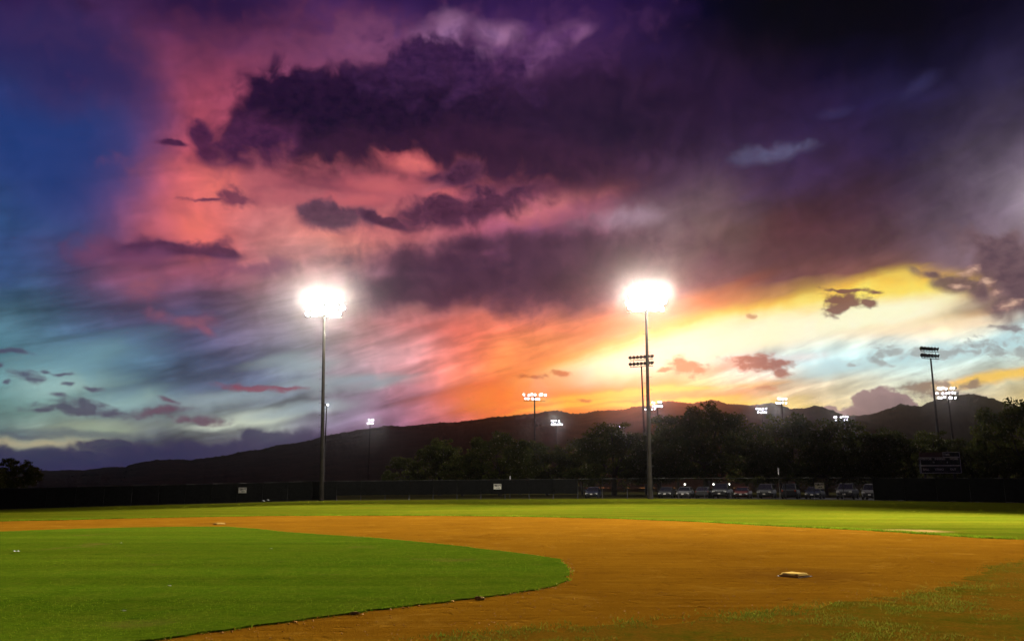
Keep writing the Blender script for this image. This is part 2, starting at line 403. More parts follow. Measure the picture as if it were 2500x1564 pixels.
class MB:
    """collects simple solids into one mesh"""
    def __init__(self):
        self.v, self.f = [], []
    def add(self, v, f):
        n = len(self.v)
        self.v += [Vector(p) for p in v]
        self.f += [tuple(i + n for i in q) for q in f]
        return self
    def box(self, c, s, rz=0.0, top=1.0):
        hx, hy, hz = s[0] / 2, s[1] / 2, s[2] / 2
        p = []
        for z, k in ((-hz, 1), (hz, top)):
            for x, y in ((-hx, -hy), (hx, -hy), (hx, hy), (-hx, hy)):
                p.append((x * k * math.cos(rz) - y * k * math.sin(rz) + c[0], x * k * math.sin(rz) + y * k * math.cos(rz) + c[1], z + c[2]))
        return self.add(p, [(3, 2, 1, 0), (4, 5, 6, 7), (0, 1, 5, 4), (1, 2, 6, 5), (2, 3, 7, 6), (3, 0, 4, 7)])
    def tube(self, pts, rad, seg=8, caps=True):
        pts = [Vector(p) for p in pts]
        if not isinstance(rad, (list, tuple)):
            rad = [rad] * len(pts)
        v, f = [], []
        for i, p in enumerate(pts):
            t = (pts[min(i + 1, len(pts) - 1)] - pts[max(i - 1, 0)]).normalized()
            a = t.cross(Vector((0, 0, 1)) if abs(t.z) < 0.9 else Vector((1, 0, 0))).normalized()
            b = t.cross(a)
            for k in range(seg):
                q = 2 * math.pi * k / seg
                v.append(p + (a * math.cos(q) + b * math.sin(q)) * rad[i])
        for i in range(len(pts) - 1):
            for k in range(seg):
                k2 = (k + 1) % seg
                f.append((i * seg + k, i * seg + k2, (i + 1) * seg + k2, (i + 1) * seg + k))
        if caps:
            f.append(tuple(range(seg)))
            f.append(tuple((len(pts) - 1) * seg + k for k in reversed(range(seg))))
        return self.add(v, f)
    def mesh(self, name, m, smooth=False):
        return pydata(name, self.v, self.f, m, smooth)
    def build(self, name, m, parent=None, smooth=False):
        return link(name, self.mesh(name, m, smooth), parent)

MATS = {}
def mat(name, c1, c2=None, scale=3.0, rough=0.7, metal=0.0, spec=0.3, bump=0.0, bscale=40.0, detail=4.0):
    if name in MATS:
        return MATS[name]
    m = bpy.data.materials.new(name)
    m.use_nodes = True
    n = Nodes(m.node_tree)
    tc = n.new('ShaderNodeTexCoord').outputs['Object']
    col = n.mix(n.mapr(n.noise(tc, scale, detail), 0.35, 0.65), c1, c2 or c1)
    b = n.new('ShaderNodeBsdfPrincipled', {'Base Color': col, 'Roughness': rough, 'Metallic': metal, 'Specular IOR Level': spec})
    if bump:
        bp = n.new('ShaderNodeBump', {'Height': n.noise(tc, bscale, 4), 'Strength': bump, 'Distance': 0.02})
        m.node_tree.links.new(bp.outputs[0], b.inputs['Normal'])
    n.new('ShaderNodeOutputMaterial', [b.outputs[0]])
    MATS[name] = m
    return m

def glow(name, col, strength):
    m = bpy.data.materials.new(name)
    m.use_nodes = True
    n = Nodes(m.node_tree)
    e = n.new('ShaderNodeEmission', {'Color': (*col, 1), 'Strength': strength})
    n.new('ShaderNodeOutputMaterial', [e.outputs[0]])
    m.cycles.emission_sampling = 'NONE'
    MATS[name] = m
    return m

def smooth(a, b, x):
    t = np.clip((np.asarray(x, float) - a) / (b - a), 0, 1)
    return t * t * (3 - 2 * t)

# ------------------------------------------------------------------ the lie of the land
HOME = np.array((-16.2, -3.7))
FENCE_R = 108.0
def fence_hit(px):
    """where the outfield fence stands in the direction of a pixel column (x, y)"""
    t = (px - 1250) / FPX / math.cos(PITCH)
    d = np.array((t, 1.0)) / math.hypot(t, 1)
    b = d @ -HOME
    s = -b + math.sqrt(b * b - (HOME @ HOME - FENCE_R ** 2))
    return d * s
_pts = [(-400, 1256), (0, 1246), (300, 1236), (592, 1228), (785, 1222), (1000, 1220), (1214, 1218), (1587, 1217), (2000, 1220), (2300, 1225), (2500, 1229), (2900, 1240)]
_ang, _zf = [], []
for px_, py_ in _pts:
    h = fence_hit(px_)
    d = ray(px_, py_)
    _ang.append(math.atan2(h[0] - HOME[0], h[1] - HOME[1]))
    _zf.append(EYE + d.z / d.y * h[1])
def gz(x, y):
    x, y = np.asarray(x, float), np.asarray(y, float)
    r = np.hypot(x - HOME[0], y - HOME[1])
    a = np.arctan2(x - HOME[0], y - HOME[1])
    z = np.interp(a, _ang, _zf) * smooth(56, 106, r) * (1 - smooth(130, 400, r))
    return z * smooth(0, 20, y)

def on_ground(px, py):
    """pixel of the flat infield -> ground position"""
    d = ray(px, py)
    k = -EYE / d.z
    return np.array((d.x * k, d.y * k))

# ------------------------------------------------------------------ ground materials
def turf_colour(n, tc, warm=(1.0, 1.0)):
    a = n.noise(tc, 0.12, 5, 0.6)
    b = n.noise(tc, 1.6, 5, 0.65)
    c = n.noise(tc, 14.0, 4, 0.7)
    col = n.mix(n.mapr(a, 0.35, 0.65), (0.052, 0.096, 0.0035), (0.078, 0.108, 0.0045))
    col = n.mix(n.mapr(b, 0.45, 0.8, 0, 0.6), col, (0.115, 0.118, 0.010))
    col = n.mix(n.mapr(b, 0.42, 0.22, 0, 0.7), col, (0.026, 0.060, 0.004))
    col = n.mix(n.mapr(c, 0.62, 0.3, 0, 0.65), col, (0.020, 0.044, 0.003))
    # mowing and wear: long bands of drier and fresher turf
    mp = n.new('ShaderNodeMapping', {'Vector': tc, 'Rotation': (0, 0, R(8)), 'Scale': (0.05, 0.6, 1)}).outputs[0]
    band = n.mapr(n.noise(mp, 1.0, 4, 0.6), 0.35, 0.65, 0.82, 1.15)
    col = n.mix(1.0, col, n.new('ShaderNodeCombineColor', [n.m('MULTIPLY', band, warm[0]), n.m('MULTIPLY', band, warm[1]), band]).outputs[0], 'MULTIPLY')
    return col

def ground_material():
    m = bpy.data.materials.new('turf')
    m.use_nodes = True
    n = Nodes(m.node_tree)
    tc = n.new('ShaderNodeTexCoord').outputs['Object']
    col = turf_colour(n, tc, (1.42, 1.0))
    # worn sandy patch where the outfielders cut in
    w0, w1 = on_ground(2095, 1294), on_ground(2310, 1296)
    c = (w0 + w1) / 2
    rel = n.vm('SUBTRACT', tc, (c[0], c[1], 0))
    ux = (w1 - w0) / np.linalg.norm(w1 - w0)
    L = np.linalg.norm(w1 - w0) / 2
    q1 = n.vm('DOT_PRODUCT', rel, (ux[0] / L, ux[1] / L, 0))
    q2 = n.vm('DOT_PRODUCT', rel, (-ux[1] / 1.15, ux[0] / 1.15, 0))
    dd = n.m('SQRT', n.m('ADD', n.m('MULTIPLY', q1, q1), n.m('MULTIPLY', q2, q2)))
    dd = n.m('ADD', dd, n.m('MULTIPLY', n.m('SUBTRACT', n.noise(tc, 1.3, 5, 0.7), 0.5), 1.6))
    col = n.mix(n.mapr(dd, 1.3, 0.6, 0, 0.95), col, (0.34, 0.20, 0.06))
    # rough ground past the fence
    far = n.vm('LENGTH', n.vm('SUBTRACT', tc, (HOME[0], HOME[1], 0)))
    col = n.mix(n.mapr(far, FENCE_R + 0.4, FENCE_R + 1.6), col,
                n.mix(n.mapr(n.noise(tc, 0.5, 5, 0.7), 0.35, 0.65), (0.045, 0.055, 0.012), (0.085, 0.06, 0.02)))
    bp = n.new('ShaderNodeBump', {'Height': n.noise(tc, 22, 5, 0.7), 'Strength': 0.9, 'Distance': 0.05})
    b = n.new('ShaderNodeBsdfDiffuse', {'Color': col, 'Roughness': 0.6, 'Normal': bp.outputs[0]})
    n.new('ShaderNodeOutputMaterial', [b.outputs[0]])
    return m
TURF = ground_material()

def dirt_material():
    m = bpy.data.materials.new('infield_clay')
    m.use_nodes = True
    n = Nodes(m.node_tree)
    tc = n.new('ShaderNodeTexCoord').outputs['Object']
    a = n.noise(tc, 0.3, 6, 0.68)
    g = n.noise(tc, 46.0, 4, 0.75)
    # drag marks of the rake run with the base line
    mp = n.new('ShaderNodeMapping', {'Vector': tc, 'Rotation': (0, 0, R(50)), 'Scale': (0.25, 5.0, 1)}).outputs[0]
    s = n.noise(mp, 1.0, 4, 0.6)
    col = n.mix(n.mapr(a, 0.35, 0.65), (0.185, 0.075, 0.004), (0.255, 0.110, 0.006))
    col = n.mix(n.mapr(s, 0.5, 0.72, 0, 0.45), col, (0.31, 0.142, 0.010))
    col = n.mix(n.mapr(s, 0.48, 0.3, 0, 0.45), col, (0.165, 0.064, 0.004))
    col = n.mix(n.mapr(g, 0.55, 0.28, 0, 0.8), col, (0.11, 0.042, 0.003))
    col = n.mix(n.mapr(g, 0.62, 0.8, 0, 0.8), col, (0.36, 0.17, 0.03))
    w = n.noise(tc, 0.9, 6, 0.7, dist=0.8)
    col = n.mix(n.mapr(w, 0.55, 0.72, 0, 0.55), col, (0.33, 0.165, 0.018))
    col = n.mix(n.mapr(w, 0.44, 0.3, 0, 0.55), col, (0.13, 0.050, 0.004))
    # scuffed darker soil round the bags
    for bpx, bpy_, rr in ((1940, 1403, 1.9), (535, 1277, 1.5)):
        c = on_ground(bpx, bpy_)
        dd = n.vm('LENGTH', n.vm('SUBTRACT', tc, (c[0], c[1], 0)))
        dd = n.m('ADD', dd, n.m('MULTIPLY', n.m('SUBTRACT', n.noise(tc, 2.2, 4, 0.6), 0.5), 2.4))
        col = n.mix(n.mapr(dd, rr, 0.5, 0, 0.5), col, (0.125, 0.048, 0.006))
    foot = n.new('ShaderNodeTexVoronoi', {'Vector': n.vm('ADD', tc, n.vm('MULTIPLY', n.noise(tc, 2.0, 3, 0.6, col=True), (0.6, 0.6, 0))), 'Scale': 2.6}).outputs['Distance']
    h = n.m('ADD', n.m('ADD', n.noise(tc, 30, 5, 0.75), n.m('MULTIPLY', s, 1.4)), n.m('MULTIPLY', n.mapr(foot, 0.05, 0.32), 1.1))
    col = n.mix(n.mapr(foot, 0.22, 0.03, 0, 0.35), col, (0.13, 0.05, 0.004))
    bp = n.new('ShaderNodeBump', {'Height': h, 'Strength': 1.0, 'Distance': 0.035})
    b = n.new('ShaderNodeBsdfDiffuse', {'Color': col, 'Roughness': 0.6, 'Normal': bp.outputs[0]})
    n.new('ShaderNodeOutputMaterial', [b.outputs[0]])
    return m
CLAY = dirt_material()

def sod_material(name, worn):
    m = bpy.data.materials.new(name)
    m.use_nodes = True
    n = Nodes(m.node_tree)
    tc = n.new('ShaderNodeTexCoord').outputs['Object']
    col = turf_colour(n, tc, (1.1, 1.08))
    if worn:
        col = n.mix(1.0, col, (1.05, 0.74, 0.9), 'MULTIPLY')
        k = n.m('ADD', n.m('MULTIPLY', n.noise(tc, 0.45, 5, 0.6), 0.6), n.m('MULTIPLY', n.noise(tc, 5.0, 5, 0.7), 0.4))
        col = n.mix(n.mapr(k, 0.64, 0.46), col, n.mix(n.mapr(n.noise(tc, 30, 4, 0.7), 0.35, 0.65), (0.120, 0.054, 0.004), (0.190, 0.092, 0.007)))
    else:
        col = n.mix(n.mapr(n.noise(tc, 0.35, 5, 0.65), 0.6, 0.72, 0, 0.75), col, (0.115, 0.085, 0.016))
    bp = n.new('ShaderNodeBump', {'Height': n.noise(tc, 34, 5, 0.75), 'Strength': 0.7, 'Distance': 0.03})
    b = n.new('ShaderNodeBsdfDiffuse', {'Color': col, 'Roughness': 0.6, 'Normal': bp.outputs[0]})
    n.new('ShaderNodeOutputMaterial', [b.outputs[0]])
    return m

def blade_material(name, greens, dry):
    m = bpy.data.materials.new(name)
    m.use_nodes = True
    n = Nodes(m.node_tree)
    r = n.new('ShaderNodeNewGeometry').outputs['Random Per Island']
    tc = n.new('ShaderNodeTexCoord').outputs['Object']
    c = n.ramp(r, [(0.0, greens[0]), (0.45, greens[1]), (0.85, greens[2]), (1.0, dry)]).outputs[0]
    c = n.mix(n.mapr(n.noise(tc, 0.5, 5, 0.65), 0.54, 0.74, 0, 0.45), c, dry)
    lush = n.m('MULTIPLY', n.mapr(n.noise(tc, 0.22, 5, 0.62), 0.32, 0.68, 0.72, 1.22), n.mapr(n.noise(tc, 1.7, 4, 0.6), 0.3, 0.7, 0.8, 1.15))
    c = n.mix(1.0, c, n.new('ShaderNodeCombineColor', [lush, lush, lush]).outputs[0], 'MULTIPLY')
    b = n.new('ShaderNodeBsdfDiffuse', {'Color': c})
    t = n.new('ShaderNodeBsdfTranslucent', {'Color': c})
    x = n.new('ShaderNodeMixShader', [0.4, b.outputs[0], t.outputs[0]])
    n.new('ShaderNodeOutputMaterial', [x.outputs[0]])
    return m
BLADE = blade_material('grass_blade', [(0.050, 0.090, 0.003), (0.072, 0.116, 0.004), (0.100, 0.135, 0.005)], (0.15, 0.13, 0.012))
BLADE_WORN = blade_material('worn_grass_blade', [(0.034, 0.056, 0.004), (0.060, 0.068, 0.005), (0.090, 0.078, 0.007)], (0.13, 0.085, 0.012))

# ------------------------------------------------------------------ ground sheet, out to the horizon
def build_ground():
    rr = [0.0] + list(np.geomspace(4, 120, 46)) + list(np.geomspace(128, 12000, 30))
    na = 192
    V = [(0, 0, 0)]
    for r in rr[1:]:
        a = np.arange(na) * 2 * math.pi / na
        x, y = r * np.sin(a), r * np.cos(a)
        V += list(zip(x, y, gz(x, y)))
    F = [(0, 1 + (k + 1) % na, 1 + k) for k in range(na)]
    for i in range(len(rr) - 2):
        o0, o1 = 1 + i * na, 1 + (i + 1) * na
        F += [(o0 + k, o0 + (k + 1) % na, o1 + (k + 1) % na, o1 + k) for k in range(na)]
    o = link('ground', pydata('ground', V, F, TURF, True))
    tag(o, 'green outfield turf running out to the fence and the dark land past it', 'grass field', kind='structure')
build_ground()

def wobble(poly, step, amp, seed, closed=True):
    """resample an outline and roughen it"""
    g = np.random.default_rng(seed)
    out = []
    n = len(poly)
    for i in range(n if closed else n - 1):
        a, b = np.array(poly[i]), np.array(poly[(i + 1) % n])
        L = np.linalg.norm(b - a)
        k = max(1, int(L / step))
        nn = np.array((-(b - a)[1], (b - a)[0])) / max(L, 1e-6)
        for j in range(k):
            out.append(a + (b - a) * j / k + nn * g.normal(0, amp))
    return out

def sheet(name, outline, z, m, skirt=0.0, label=None, cat=None, kind='structure'):
    from mathutils.geometry import tessellate_polygon
    pts = [Vector((p[0], p[1], z)) for p in outline]
    tris = tessellate_polygon([pts])
    F = [tuple(t) for t in tris]
    F = [t if (pts[t[1]] - pts[t[0]]).cross(pts[t[2]] - pts[t[0]]).z > 0 else t[::-1] for t in F]
    V = list(pts)
    if skirt:
        n = len(pts)
        V += [Vector((p.x, p.y, z - skirt)) for p in pts]
        F += [(i, n + i, n + (i + 1) % n, (i + 1) % n) for i in range(n)]
    o = link(name, pydata(name, V, F, m))
    return tag(o, label, cat, kind=kind)

PX = lambda pts: [on_ground(*p) for p in pts]
edge_out = PX([(0, 1272), (150, 1269), (300, 1265), (450, 1262), (625, 1259), (800, 1258), (1000, 1258), (1250, 1260), (1500, 1265), (1700, 1273), (1900, 1284), (2100, 1293), (2250, 1303), (2400, 1313), (2500, 1317)])
dirt = [np.array((-47.0, 22.0)), np.array((-38.0, 31.5))] + edge_out + [np.array(p) for p in ((21, 20.0), (27, 12), (27, 4), (20, 0), (4, -4), (-12, -12), (-24, -10), (-24, 2), (-38, 10))]
sheet('infield_dirt', wobble(dirt, 0.9, 0.035, 3), 0.004, CLAY, 0.0, 'orange brown clay infield sweeping round the two bases', 'infield')

sod_edge = PX([(0, 1298), (150, 1292), (300, 1288), (450, 1286), (560, 1286), (625, 1291), (700, 1299), (800, 1306), (900, 1312), (1000, 1321), (1100, 1331), (1200, 1343), (1300, 1355), (1365, 1366), (1383, 1380), (1391, 1398), (1384, 1417), (1350, 1432), (1280, 1445), (1180, 1458), (1060, 1473), (900, 1492), (750, 1512), (600, 1532), (480, 1548), (370, 1564)])
sod = [np.array((-33.0, 18.5))] + sod_edge + [np.array((-9.5, 3.4)), np.array((-13.5, 0.6)), np.array((-17.5, 3.5))]
SOD = sod_material('sod', False)
WORN = sod_material('worn_sod', True)
SOD_POLY = wobble(sod, 0.14, 0.03, 5)
sheet('infield_lawn', SOD_POLY, 0.024, SOD, 0.023, 'green infield lawn with a ragged rounded corner inside the clay', 'lawn')

foul_edge = PX([(2760, 1345), (2620, 1352), (2500, 1369), (2430, 1384), (2375, 1410), (2330, 1432), (2250, 1450), (2190, 1458), (2080, 1470), (1990, 1484), (1912, 1494), (1850, 1500), (1783, 1506), (1700, 1517), (1600, 1522), (1500, 1522), (1400, 1532), (1250, 1540), (1150, 1552), (1050, 1562)])
foul = foul_edge + [np.array((-3.2, 6.6)), np.array((-9, 0.5)), np.array((-6, -4)), np.array((8, 0.5)), np.array((22, 3)), np.array((24, 12))]
FOUL_POLY = wobble(foul, 0.22, 0.16, 9)
sheet('foul_ground', FOUL_POLY, 0.010, WORN, 0.008, 'patchy worn grass strip with bare soil in front of the base path', 'worn grass')

# ------------------------------------------------------------------ grass blades
def inside(poly, P):
    poly = np.array(poly)
    x, y = P[:, 0], P[:, 1]
    c = np.zeros(len(P), bool)
    j = len(poly) - 1
    for i in range(len(poly)):
        xi, yi, xj, yj = *poly[i], *poly[j]
        k = ((yi > y) != (yj > y)) & (x < (xj - xi) * (y - yi) / (yj - yi + 1e-12) + xi)
        c ^= k
        j = i
    return c

def value_noise(P, cell, seed):
    g = np.random.default_rng(seed).random((257, 257))
    q = P / cell
    i = np.floor(q).astype(int)
    f = q - i
    f = f * f * (3 - 2 * f)
    i = i % 256
    a = g[i[:, 0], i[:, 1]]; b = g[i[:, 0] + 1, i[:, 1]]; c = g[i[:, 0], i[:, 1] + 1]; d = g[i[:, 0] + 1, i[:, 1] + 1]
    return (a * (1 - f[:, 0]) + b * f[:, 0]) * (1 - f[:, 1]) + (c * (1 - f[:, 0]) + d * f[:, 0]) * f[:, 1]

def blades(name, P, z, h, w, m, label, cat='grass'):
    n = len(P)
    a = rng.random(n) * 2 * math.pi
    hh = h * (0.5 + rng.random(n))
    lean = rng.normal(0, 0.55, (n, 2)) * hh[:, None]
    dx = np.stack([np.cos(a), np.sin(a)], 1) * (w * (0.6 + 0.8 * rng.random(n)))[:, None] / 2
    V = np.zeros((n, 3, 3))
    V[:, 0, :2], V[:, 1, :2], V[:, 2, :2] = P - dx, P + dx, P + lean
    V[:, 0, 2] = V[:, 1, 2] = z
    V[:, 2, 2] = z + hh
    o = link(name, tri_mesh(name, V.reshape(-1, 3), np.arange(n * 3).reshape(-1, 3), m))
    return tag(o, label, cat, kind='stuff')

def scatter(poly, dens):
    """points in a polygon inside the camera's view, dens(y) per square metre"""
    out = []
    for y0 in np.arange(7.5, 52, 0.5):
        x0, x1 = -0.68 * (y0 + .5) - 0.5, 0.68 * (y0 + .5) + 0.5
        k = rng.poisson(dens(y0) * 0.5 * (x1 - x0))
        out.append(np.stack([rng.uniform(x0, x1, k), rng.uniform(y0, y0 + 0.5, k)], 1))
    P = np.concatenate(out)
    return P[inside(poly, P)]

def along(poly, n, spread):
    poly = np.array(poly)
    i = rng.integers(0, len(poly) - 1, n)
    t = rng.random(n)[:, None]
    return poly[i] * (1 - t) + poly[i + 1] * t + rng.normal(0, spread, (n, 2))
P = scatter(SOD_POLY[::2], lambda y: 900 if y < 13 else (480 if y < 20 else 170))
keep = value_noise(P, 1.4, 2) * 0.5 + value_noise(P, 0.35, 3) * 0.5 > 0.2 + 0.4 * rng.random(len(P)) ** 2
P = P[keep]
near, far = P[P[:, 1] < 18], P[P[:, 1] >= 18]
blades('infield_grass', near, 0.018, 0.014, 0.009, BLADE, 'short mown blades covering the infield lawn')
blades('infield_grass', far, 0.018, 0.012, 0.018, BLADE, 'mown blades on the lawn stretch beside the remote base')
P = scatter(FOUL_POLY[::2], lambda y: 1200 if y < 14 else 500)
k = value_noise(P, 0.9, 5) * 0.55 + value_noise(P, 0.22, 6) * 0.45
P = P[k > 0.44 + 0.22 * rng.random(len(P))]
blades('foul_grass', P, 0.006, 0.030, 0.009, BLADE_WORN, 'thin tufts of grass on the worn strip before the base path')
P = along(np.array(foul_edge), 4200, 0.22)
blades('foul_edge_grass', P[value_noise(P, 0.5, 8) > 0.45], 0.006, 0.032, 0.010, BLADE_WORN, 'stray tufts straggling from the worn strip into the clay')
# overgrown lips where turf meets clay
lip = along(SOD_POLY[2:-30], 5000, 0.035)
blades('lawn_edge_grass', lip, 0.004, 0.034, 0.012, BLADE, 'shaggy grass fringe along the infield lawn edge')
lip = along(wobble(edge_out, 0.4, 0.08, 4, False), 26000, 0.10)
blades('outfield_edge_grass', lip, 0.0, 0.075, 0.03, BLADE, 'shaggy grass fringe where outfield turf meets clay')
# loose crumbs of soil along the lawn edge and over the clay
def crumbs(name, P, z, s, m, label):
    n = len(P)
    T = np.array([(1, 1, 1), (1, -1, -1), (-1, 1, -1), (-1, -1, 1)], float) * 0.6
    q = rng.normal(0, 1, (n, 4)); q /= np.linalg.norm(q, axis=1)[:, None]
    w, x, y, zz = q.T
    Rm = np.stack([1 - 2 * (y * y + zz * zz), 2 * (x * y - zz * w), 2 * (x * zz + y * w), 2 * (x * y + zz * w), 1 - 2 * (x * x + zz * zz), 2 * (y * zz - x * w),
                   2 * (x * zz - y * w), 2 * (y * zz + x * w), 1 - 2 * (x * x + y * y)], 1).reshape(n, 3, 3)
    sc = s * (0.4 + rng.random(n) ** 2 * 1.4)
    V = np.einsum('nij,kj->nki', Rm, T) * sc[:, None, None]
    V[:, :, :2] += P[:, None, :]
    V[:, :, 2] += z + sc[:, None] * 0.35
    f = np.array([(0, 1, 2), (0, 3, 1), (0, 2, 3), (1, 3, 2)])
    F = (np.arange(n)[:, None, None] * 4 + f[None]).reshape(-1, 3)
    o = link(name, tri_mesh(name, V.reshape(-1, 3), F, m))
    tag(o, label, 'soil', kind='stuff')
SOIL = mat('loose_soil', (0.17, 0.065, 0.006), (0.30, 0.14, 0.02), 3.0, 0.95, spec=0.05)
crumbs('soil_crumbs', along(SOD_POLY[2:-30], 3000, 0.12), 0.004, 0.013, SOIL, 'crumbs of soil kicked up along the infield lawn edge')
dpoly = dirt
P = scatter(dpoly, lambda y: 30 if y < 14 else 6)
P = P[~inside(SOD_POLY[::3], P) & ~inside(FOUL_POLY[::3], P)]
crumbs('clay_crumbs', P, 0.003, 0.008, SOIL, 'loose grit scattered over the clay')

# ------------------------------------------------------------------ hills
def ridge(name, prof, Y, depth, cols, label, seed, m):
    g = np.random.default_rng(seed)
    prof = sorted(prof)
    xs = np.linspace(prof[0][0], prof[-1][0], cols)
    ys = np.interp(xs, [p[0] for p in prof], [p[1] for p in prof])
    def fbm(n, octs, base):
        o = np.zeros(n)
        for k in range(octs):
            m_ = base * 2 ** k
            c = g.normal(0, 1, m_ + 2)
            o += np.interp(np.linspace(0, m_, n), np.arange(m_ + 2), c) / 1.7 ** k
        return o
    top = []
    for x, y in zip(xs, ys):
        d = ray(x, y)
        top.append((d.x / d.y * Y, EYE + d.z / d.y * Y))
    X = np.array([t[0] for t in top]); Z = np.array([t[1] for t in top])
    Z = Z + fbm(cols, 4, 60) * Y * 0.00075
    rows = 46
    V = np.zeros((rows, cols, 3))
    spur = [fbm(cols, 5, 14) for _ in range(rows)]
    for r in range(rows):
        t = (r - 8) / (rows - 9)                     # negative behind the crest, 1 at the foot
        if t <= 0:
            yy, k = Y - t * depth * 1.2, 1 + t * 2.6
        else:
            yy, k = Y - t * depth, (1 - t) ** 1.25
        sp = spur[0] * 0.75 + spur[min(r, rows - 1)] * 0.12
        V[r, :, 0] = X * (yy / Y) if t > 0 else X
        V[r, :, 1] = yy + sp * depth * 0.05 * (1 if t > 0.05 else 0.2)
        V[r, :, 2] = np.maximum(-4, Z * k + sp * Z * 0.055 * math.sin(min(max(t, 0), 1) * math.pi) + (g.random(cols) - .5) * Y * 0.0012 * (1 if t >= 0 else 0))
        if t == 0:
            V[r, :, 2] = Z + (g.random(cols) ** 3) * Y * 0.0013
    I = np.arange(rows * cols).reshape(rows, cols)
    F = np.stack([I[:-1, :-1], I[1:, :-1], I[1:, 1:], I[:-1, 1:]], -1).reshape(-1, 4)
    o = link(name, tri_mesh(name, V.reshape(-1, 3), F, m))
    tag(o, label, 'hill', kind='structure')
FOREST = mat('hill_forest', (0.018, 0.026, 0.009), (0.045, 0.042, 0.018), 0.006, 0.95, spec=0.02)
ridge('far_mountain', [(1800, 1060), (1960, 1030), (2050, 1018), (2090, 1014), (2125, 1010), (2160, 1002), (2200, 989), (2225, 990), (2250, 991), (2275, 980), (2300, 971), (2345, 961), (2375, 963), (2405, 968), (2440, 979), (2470, 988), (2500, 992), (2600, 1010), (2900, 1050), (3300, 1100)],
      10500, 3600, 640, 'rounded purple grey mountain behind the scoreboard', 21, FOREST)
ridge('long_ridge', [(-900, 1168), (-300, 1160), (0, 1152), (160, 1146), (320, 1137), (370, 1126), (400, 1122), (470, 1120), (550, 1114), (600, 1102), (680, 1086), (750, 1076), (810, 1063), (860, 1050), (945, 1035), (990, 1037), (1060, 1034), (1120, 1028), (1200, 1020), (1270, 1012), (1300, 1005), (1330, 1000), (1360, 1001), (1395, 1011), (1420, 1009), (1450, 1003), (1490, 999), (1525, 1000), (1545, 992), (1590, 990), (1620, 981), (1650, 983), (1690, 987), (1735, 979), (1755, 983), (1772, 989), (1800, 986), (1850, 988), (1890, 986), (1930, 1000), (1960, 998), (1990, 995), (2030, 1002), (2060, 1016), (2110, 1028), (2250, 1070), (2500, 1120), (3000, 1165)],
      7000, 3400, 1100, 'long wooded ridge rising from flat land to a bumpy crest', 22, FOREST)

# ------------------------------------------------------------------ floodlight poles
POLE_M = mat('weathered_pole', (0.022, 0.018, 0.014), (0.045, 0.037, 0.028), 1.2, 0.75, spec=0.2)
STEEL = mat('dark_steel', (0.035, 0.032, 0.030), (0.06, 0.056, 0.05), 4.0, 0.55, metal=0.4)
LENS_NEAR = glow('floodlight_lens', (1.0, 0.97, 0.9), 260.0)
LENS_FAR = glow('distant_floodlight_lens', (0.93, 0.92, 1.0), 5.0)
LENS_OFF = mat('unlit_lens', (0.10, 0.10, 0.10), (0.16, 0.16, 0.16), 3.0, 0.2, spec=0.5)

def bell():
    """bell shaped reflector along -Y with its mounting yoke below"""
    prof = [(0.42, 0.02), (0.40, 0.10), (0.24, 0.13), (0.10, 0.24), (0.0, 0.33), (-0.05, 0.345), (-0.03, 0.325), (0.06, 0.235)]
    seg, v, f = 12, [], []
    for y, r in prof:
        for k in range(seg):
            a = 2 * math.pi * k / seg
            v.append((r * math.cos(a), y, r * math.sin(a)))
    for i in range(len(prof) - 1):
        f += [(i * seg + k, (i + 1) * seg + k, (i + 1) * seg + (k + 1) % seg, i * seg + (k + 1) % seg) for k in range(seg)]
    f.append(tuple(range(seg)))
    b = MB().add(v, f)
    b.tube([(0, 0.22, -0.12), (0, 0.26, -0.55)], 0.035, 6)
    b.box((0, 0.30, -0.28), (0.16, 0.14, 0.2))
    return b
BELL = bell().mesh('luminaire', STEEL, True)
def disc(m):
    seg = 14
    v = [(0.30 * math.cos(2 * math.pi * k / seg), 0.0, 0.30 * math.sin(2 * math.pi * k / seg)) for k in range(seg)] + [(0, -0.06, 0)]
    return pydata('lens', v, [(k, seg, (k + 1) % seg) for k in range(seg)], m, True)
DISC = {'near': disc(LENS_NEAR), 'far': disc(LENS_FAR), 'off': disc(LENS_OFF)}

PEG = MB().tube([(0.1, 0, 0), (0.52, -0.05, 0.02)], 0.016, 4).mesh('climbing_peg', STEEL)

